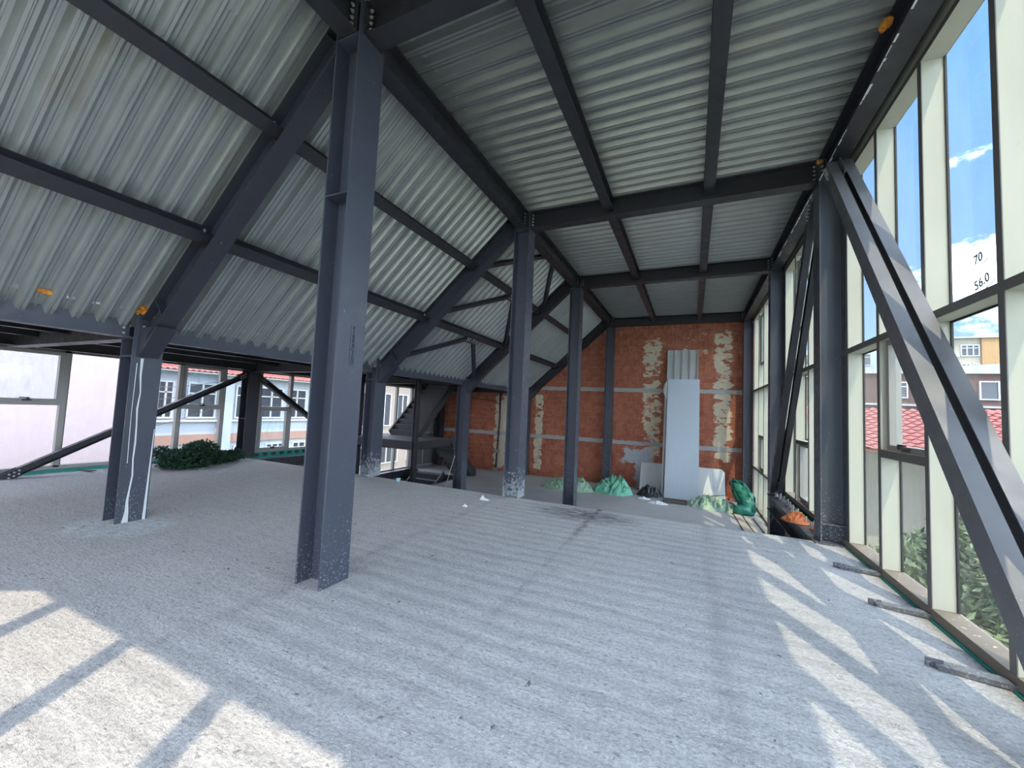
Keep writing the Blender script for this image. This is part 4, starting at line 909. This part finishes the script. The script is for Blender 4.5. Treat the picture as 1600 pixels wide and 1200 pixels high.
# orange foam and cloth at the tops of columns
def clump(label, pts, r=.02, m=FOAM, name='orange_foam'):
    bm = NBm()
    for p in pts:
        mm = Matrix.Translation(p); bmesh.ops.create_icosphere(bm, subdivisions=1, radius=r*random.uniform(.6, 1.5), matrix=mm)
    for v in bm.verts: v.co += Vector((_n.noise(v.co*40), _n.noise(v.co*40+Vector((5, 0, 0))), _n.noise(v.co*40+Vector((0, 5, 0)))))*.02
    tag(obj(name, bm, m), label, 'foam')
clump('torn orange foam on top of the cement-drip column', [(-6.06+random.uniform(-.04, .03), 2.50+random.uniform(-.12, .18), 2.50+random.uniform(-.06, .14)) for _ in range(30)], .030)
clump('orange foam blob under the deck edge at far left', [(-6.07, 1.60+.02*k, 2.535+.006*(k % 2)) for k in range(5)], .025)
clump('orange foam on top of the splattered low column', [(-6.08, 6.62+.02*k, 2.51) for k in range(5)], .025)
clump('orange foam on top of the cement-smeared ridge column', [(-2.74, 6.50+.015*k, 5.14) for k in range(4)], .022)
clump('orange foam on top of the tall column by the double brace', [(1.54, 6.44+.015*k, 5.12) for k in range(5)], .03)
clump('orange foam at the deck edge above the tall windows', [(1.52, 4.30+.02*k, 5.12) for k in range(4)], .035)
# ------------------------------------------------------------------ outside: ground
bm = NBm(); box(bm, -400, 400, -200, 600, -7.5, -7.0); struct(obj('ground', bm, GRASS))
def win(b_, x0, x1, y0, y1, z0, z1, face, cols=2, rail=True, fm=None):
    """window of a far building; face 'x+' or 'y-'"""
    t_ = .08
    bm = NBm()
    if face == 'y-':
        F = lambda a, c_, e, f: box(bm, a, c_, y0-.10, y0+.05, e, f); A, B = x0, x1
    else:
        F = lambda a, c_, e, f: box(bm, x0-.05, x0+.10, a, c_, e, f); A, B = y0, y1
    F(A, B, z0, z0+t_); F(A, B, z1-t_, z1)
    for k in range(cols+1):
        c_ = A+(B-A)*k/cols; c_ = min(max(c_, A+t_/2), B-t_/2); F(c_-t_/2, c_+t_/2, z0+t_, z1-t_)
    if rail: zz = z0+(z1-z0)*.68; F(A+t_, B-t_, zz, zz+t_*.8)
    w_ = obj('window', bm, fm or WHITE, b_)
    bm = NBm()
    if face == 'y-': box(bm, x0+.02, x1-.02, y0-.02, y0+.04, z0+.02, z1-.02)
    else: box(bm, x0-.04, x0+.02, y0+.02, y1-.02, z0+.02, z1-.02)
    obj('pane', bm, PANED, w_)
def tiles(parent, p0, uvec, vvec, nu, nv, m=TILE, sag=.05, dm=None):
    """barrel-tile slope: p0 eave corner, uvec along the eave, vvec up the slope"""
    p0 = Vector(p0); u = Vector(uvec); v = Vector(vvec); nn_ = u.cross(v).normalized(); nn_ = nn_ if nn_.z > 0 else -nn_
    bm = NBm(); du = u/nu; dv = v/nv
    prof = [(0, 0), (.18, .6), (.36, 1), (.54, .6), (.72, 0), (1, -.15)]
    for j in range(nv):
        for i in range(nu):
            lo = [bm.verts.new(p0+du*(i+a)+dv*j+nn_*(sag*(h_+.5))) for a, h_ in prof]; hi = [bm.verts.new(p0+du*(i+a)+dv*(j+1)+nn_*(sag*h_)) for a, h_ in prof]
            for k in range(5): bm.faces.new((lo[k], lo[k+1], hi[k+1], hi[k]))
    obj('roof_tiles', bm, m, parent, kind='stuff')
    bm = NBm(); hexa(bm, [p0-nn_*.07, p0+u-nn_*.07, p0+u+v-nn_*.07, p0+v-nn_*.07, p0-nn_*.02, p0+u-nn_*.02, p0+u+v-nn_*.02, p0+v-nn_*.02]); obj('roof_deck', bm, dm or m, parent)
# right: house with red tiles
h = thing('tiled_house', 'low house with a red tiled roof outside the right-hand windows', 'house', (11, 18, -7))
bm = NBm(); box(bm, 4.5, 22, 16.4, 24.8, -7, .85); obj('wall', bm, WCREAM, h)
tiles(h, (4.0, 15.0, .85), (18.5, 0, 0), (0, 5.2, 1.35), 62, 14); tiles(h, (4.0, 25.4, .85), (18.5, 0, 0), (0, -5.2, 1.35), 40, 6)
bm = NBm(); prism(bm, [(15.4, .8), (24.8, .8), (20.2, 2.1)], 0, 4.5, 4.7); obj('gable', bm, WCREAM, h)
h = thing('tiled_house', 'second red tiled roof with a pale gable behind the nearer roof', 'house', (17, 28, -7))
bm = NBm(); box(bm, 13, 24, 26.5, 32, -7, 1.6); obj('wall', bm, WCREAM, h); tiles(h, (12.8, 26.2, 1.6), (11.4, 0, 0), (0, 3, 1.0), 30, 6)
h = thing('brick_house', 'brown brick building with small white windows beyond the red roof', 'building', (17, 38, -7))
bm = NBm(); box(bm, 9, 28, 38, 46, -7, 5.4); obj('wall', bm, WBRICK, h)
bm = NBm(); prism(bm, [(8.8, 5.4), (28.2, 5.4), (28.2, 6.6), (8.8, 5.5)], 1, 37.8, 46.2); obj('roof', bm, GREYAL, h)
bm = NBm(); box(bm, 8.9, 28.1, 37.85, 38, 3.05, 3.2); obj('string_course', bm, CONC2, h)
win(h, 17.9, 18.9, 38, 38, 3.6, 4.9, 'y-', 1, False); win(h, 19.2, 19.55, 38, 38, 4.1, 4.7, 'y-', 1, False); win(h, 19.3, 19.8, 38, 38, 2.2, 2.95, 'y-'); win(h, 17.9, 19.0, 38, 38, 1.2, 2.0, 'y-', 2)
win(h, 16.9, 17.3, 38, 38, 3.7, 4.3, 'y-', 1, False); win(h, 16.9, 17.3, 38, 38, 2.1, 2.6, 'y-', 1, False); win(h, 13.2, 14.2, 38, 38, 3.6, 4.8, 'y-'); win(h, 14.6, 15.4, 38, 38, 1.5, 2.6, 'y-'); win(h, 12.2, 13.0, 38, 38, 1.5, 2.6, 'y-')
bm = NBm(); tube(bm, [(16.6, 37.9, 5.3), (16.6, 37.9, 0)], .06, 6); obj('drainpipe', bm, WHITE, h)
h = thing('apartment_block', 'cream and orange apartment block with white windows behind the brick building', 'building', (26, 52, -7))
bm = NBm(); box(bm, 22.2, 24.7, 52, 62, -7, 10.2); obj('wall', bm, WCREAM, h); bm = NBm(); box(bm, 24.7, 36, 51.8, 62, -7, 10.3); obj('wall', bm, WORANGE, h)
bm = NBm(); box(bm, 22, 36.2, 51.6, 62.2, 10.2, 10.35); obj('roof_slab', bm, GREYAL, h)
win(h, 23.3, 24.6, 52, 52, 8.5, 9.6, 'y-', 3); win(h, 23.3, 24.0, 52, 52, 6.9, 7.8, 'y-', 2); win(h, 24.1, 24.6, 52, 52, 6.9, 7.8, 'y-', 2)
bm = NBm(); box(bm, 22.8, 23.15, 51.7, 52, 8.4, 8.75); obj('air_conditioner', bm, GREYAL, h)
h = thing('far_block', 'grey-blue apartment block seen through the middle right-hand windows', 'building', (16, 60, -7))
bm = NBm(); box(bm, 8, 20.5, 60, 70, -7, 10.5); obj('wall', bm, WBLUE, h)
for k in range(4):
    for j in range(3): win(h, 10+2.6*k, 11.4+2.6*k, 60, 60, 3.6+2.5*j, 5.0+2.5*j, 'y-')
# garden
def tree(name, label, cat, x, y, ztop, r, n, size, m, trunk=.12, group=None):
    t = thing(name, label, cat, (x, y, -7), group)
    cs = []
    for k in range(9):
        a = rs.uniform(0, 6.28); q_ = rs.uniform(0, r*.6); cs.append((x+math.cos(a)*q_, y+math.sin(a)*q_, ztop-r*.75-rs.uniform(0, r*1.1), r*.62, r*.62, r*.52))
    leafcloud('foliage', t, m, cs, n, size)
    bm = NBm(); tube(bm, [(x, y, -7), (x+.1, y, -4), (x, y+.1, ztop-r)], [trunk, trunk*.8, trunk*.4], 8); obj('trunk', bm, BARK, t, True)
    return t
tree('loquat_tree', 'leafy garden tree outside the window crossed by the double brace', 'tree', 4.5, 9.1, 1.25, 1.5, 16000, .17, LEAF)
tree('loquat_tree', 'bushy tree below the red roof, behind the leafy garden tree', 'tree', 7.3, 13.0, .95, 1.5, 12000, .18, LEAF)
tree('garden_shrub', 'pale green shrub low outside beside the tall right column', 'shrub', 4.6, 12.6, -1.0, 1.3, 6000, .20, LEAF2)
tree('garden_shrub', 'low shrub outside at the foot of the nearest window', 'shrub', 4.2, 5.6, -1.9, 1.2, 6000, .22, LEAF2)
tree('garden_tree', 'garden tree to the right, beyond the picture edge', 'tree', 8.3, 6.0, .6, 1.8, 5000, .30, LEAF)
bm = NBm(); box(bm, 2.35, 2.5, 1, 16, -7, -3.4); obj_w = struct(obj('garden_wall', bm, CONC2))
bm = NBm(); box(bm, 2.1, 12, -6, 15, -7.0, -6.9); struct(obj('pavement', bm, mat('pale_pavement', (0.38, 0.38, 0.37), .9)))
# left: neighbours
h = thing('pink_house', 'pinkish white blank wall right outside the left-hand windows', 'building', (-18, 0, -7))
bm = NBm(); box(bm, -24, -15.5, -9, 6.35, -7, 5.2); obj('wall', bm, WPINK, h)
bm = NBm(); box(bm, -24.1, -15.4, -9.1, 6.45, 5.2, 5.4); obj('roof_slab', bm, WPINK, h)
h = thing('pale_blue_house', 'pale blue house with red tiled eaves and white windows outside the left glazing', 'building', (-26, 16, -7))
bm = NBm(); box(bm, -32, -24, 10.3, 21.5, -7, 2.75); obj('wall', bm, WBLUE, h)
tiles(h, (-23.3, 9.9, 2.75), (0, 12, 0), (-3.5, 0, 1.1), 44, 6, dm=WHITE)
for a, c_ in ((10.5, 11.2), (11.8, 13.2), (14.2, 15.3), (15.6, 17.1), (17.4, 18.8), (19.1, 20.8)): win(h, -24, -24, a, c_, .30, 2.2, 'x+', 2)
bm = NBm(); box(bm, -24, -23.9, 10.2, 21.6, -1.05, -.55); obj('salmon_band', bm, SALMON, h)
bm = NBm(); box(bm, -24, -23.75, 13.3, 14.0, -7, 2.7); obj('pilaster', bm, WBLUE, h)
for a, c_ in ((10.6, 12.0), (12.6, 13.2), (14.3, 15.6), (16.2, 17.4), (18, 19.4)): win(h, -24, -24, a, c_, -2.9, -1.25, 'x+', 3)
bm = NBm()
for a in (.12,): box(bm, -23.98, -23.85, 10.2, 21.6, .12, .22)
obj('sill_band', bm, WHITE, h)
h = thing('white_house', 'white house with a dark window between the pink wall and the pale blue house', 'building', (-34, 12, -7))
bm = NBm(); box(bm, -42, -33, 9, 21, -7, 7.5); obj('wall', bm, WPINK, h); win(h, -33, -33, 14.6, 15.8, 4.0, 6.4, 'x+', 2)
h = thing('beige_house', 'beige rendered house with white windows outside beyond the staircase', 'building', (-27, 27, -7))
bm = NBm(); box(bm, -34, -24, 22.6, 36, -7, 3.4); obj('wall', bm, WBEIGE, h); bm = NBm(); box(bm, -34.2, -23.7, 22.4, 36.2, 3.4, 3.6); obj('roof_slab', bm, GREYAL, h)
for a, c_ in ((23.4, 25.0), (25.6, 27.2), (28.0, 29.4), (30.4, 32)): win(h, -24, -24, a, c_, -.4, 2.4, 'x+', 2, False)
for a, c_ in ((23.2, 25.2), (26.2, 28.4), (29.6, 31.6)): win(h, -24, -24, a, c_, -3.6, -1.4, 'x+', 3)
# overhead wires
bm = NBm()
for z, z2 in ((1.7, 2.3), (1.2, 1.9), (.2, .9)):
    tube(bm, [(-16.5, 6.4, z), (-20, 9.5, (z+z2)/2-.15), (-23.9, 13.2, z2)], .012, 5)
tag(obj('overhead_wires', bm, CABLE), 'thin overhead wires outside the left glazing by the pale blue house', 'wires')
# far hillside with houses
bm = NBm(); G = {}
for i in range(25):
    for j in range(9):
        yy = -60+i*22; xx = -150-j*22; G[i, j] = bm.verts.new((xx, yy, -7+ (22+8*math.sin(i*.7)+5*math.sin(i*1.9))*min(1, j/3.0)))
for i in range(24):
    for j in range(8): bm.faces.new((G[i, j], G[i+1, j], G[i+1, j+1], G[i, j+1]))
struct(obj('hillside', bm, HILL, smooth=True))
for k in range(15):
    yy = 55+k*13+rs.uniform(-1.5, 1.5); xx = -168-rs.uniform(0, 30); zz = -7+ (-xx-150)/66*22
    bm = NBm(); s_ = rs.uniform(2.5, 4.5); box(bm, xx-s_, xx+s_, yy-s_, yy+s_, zz-4, zz+s_*1.2); box(bm, xx-s_*1.05, xx+s_*1.05, yy-s_*1.05, yy+s_*1.05, zz+s_*1.2, zz+s_*1.35)
    tag(obj('hill_house', bm, WCREAM if k % 3 else WPINK), 'tiny pale house on the far hillside beyond the left glazing', 'house', 'pale houses on the far hillside')
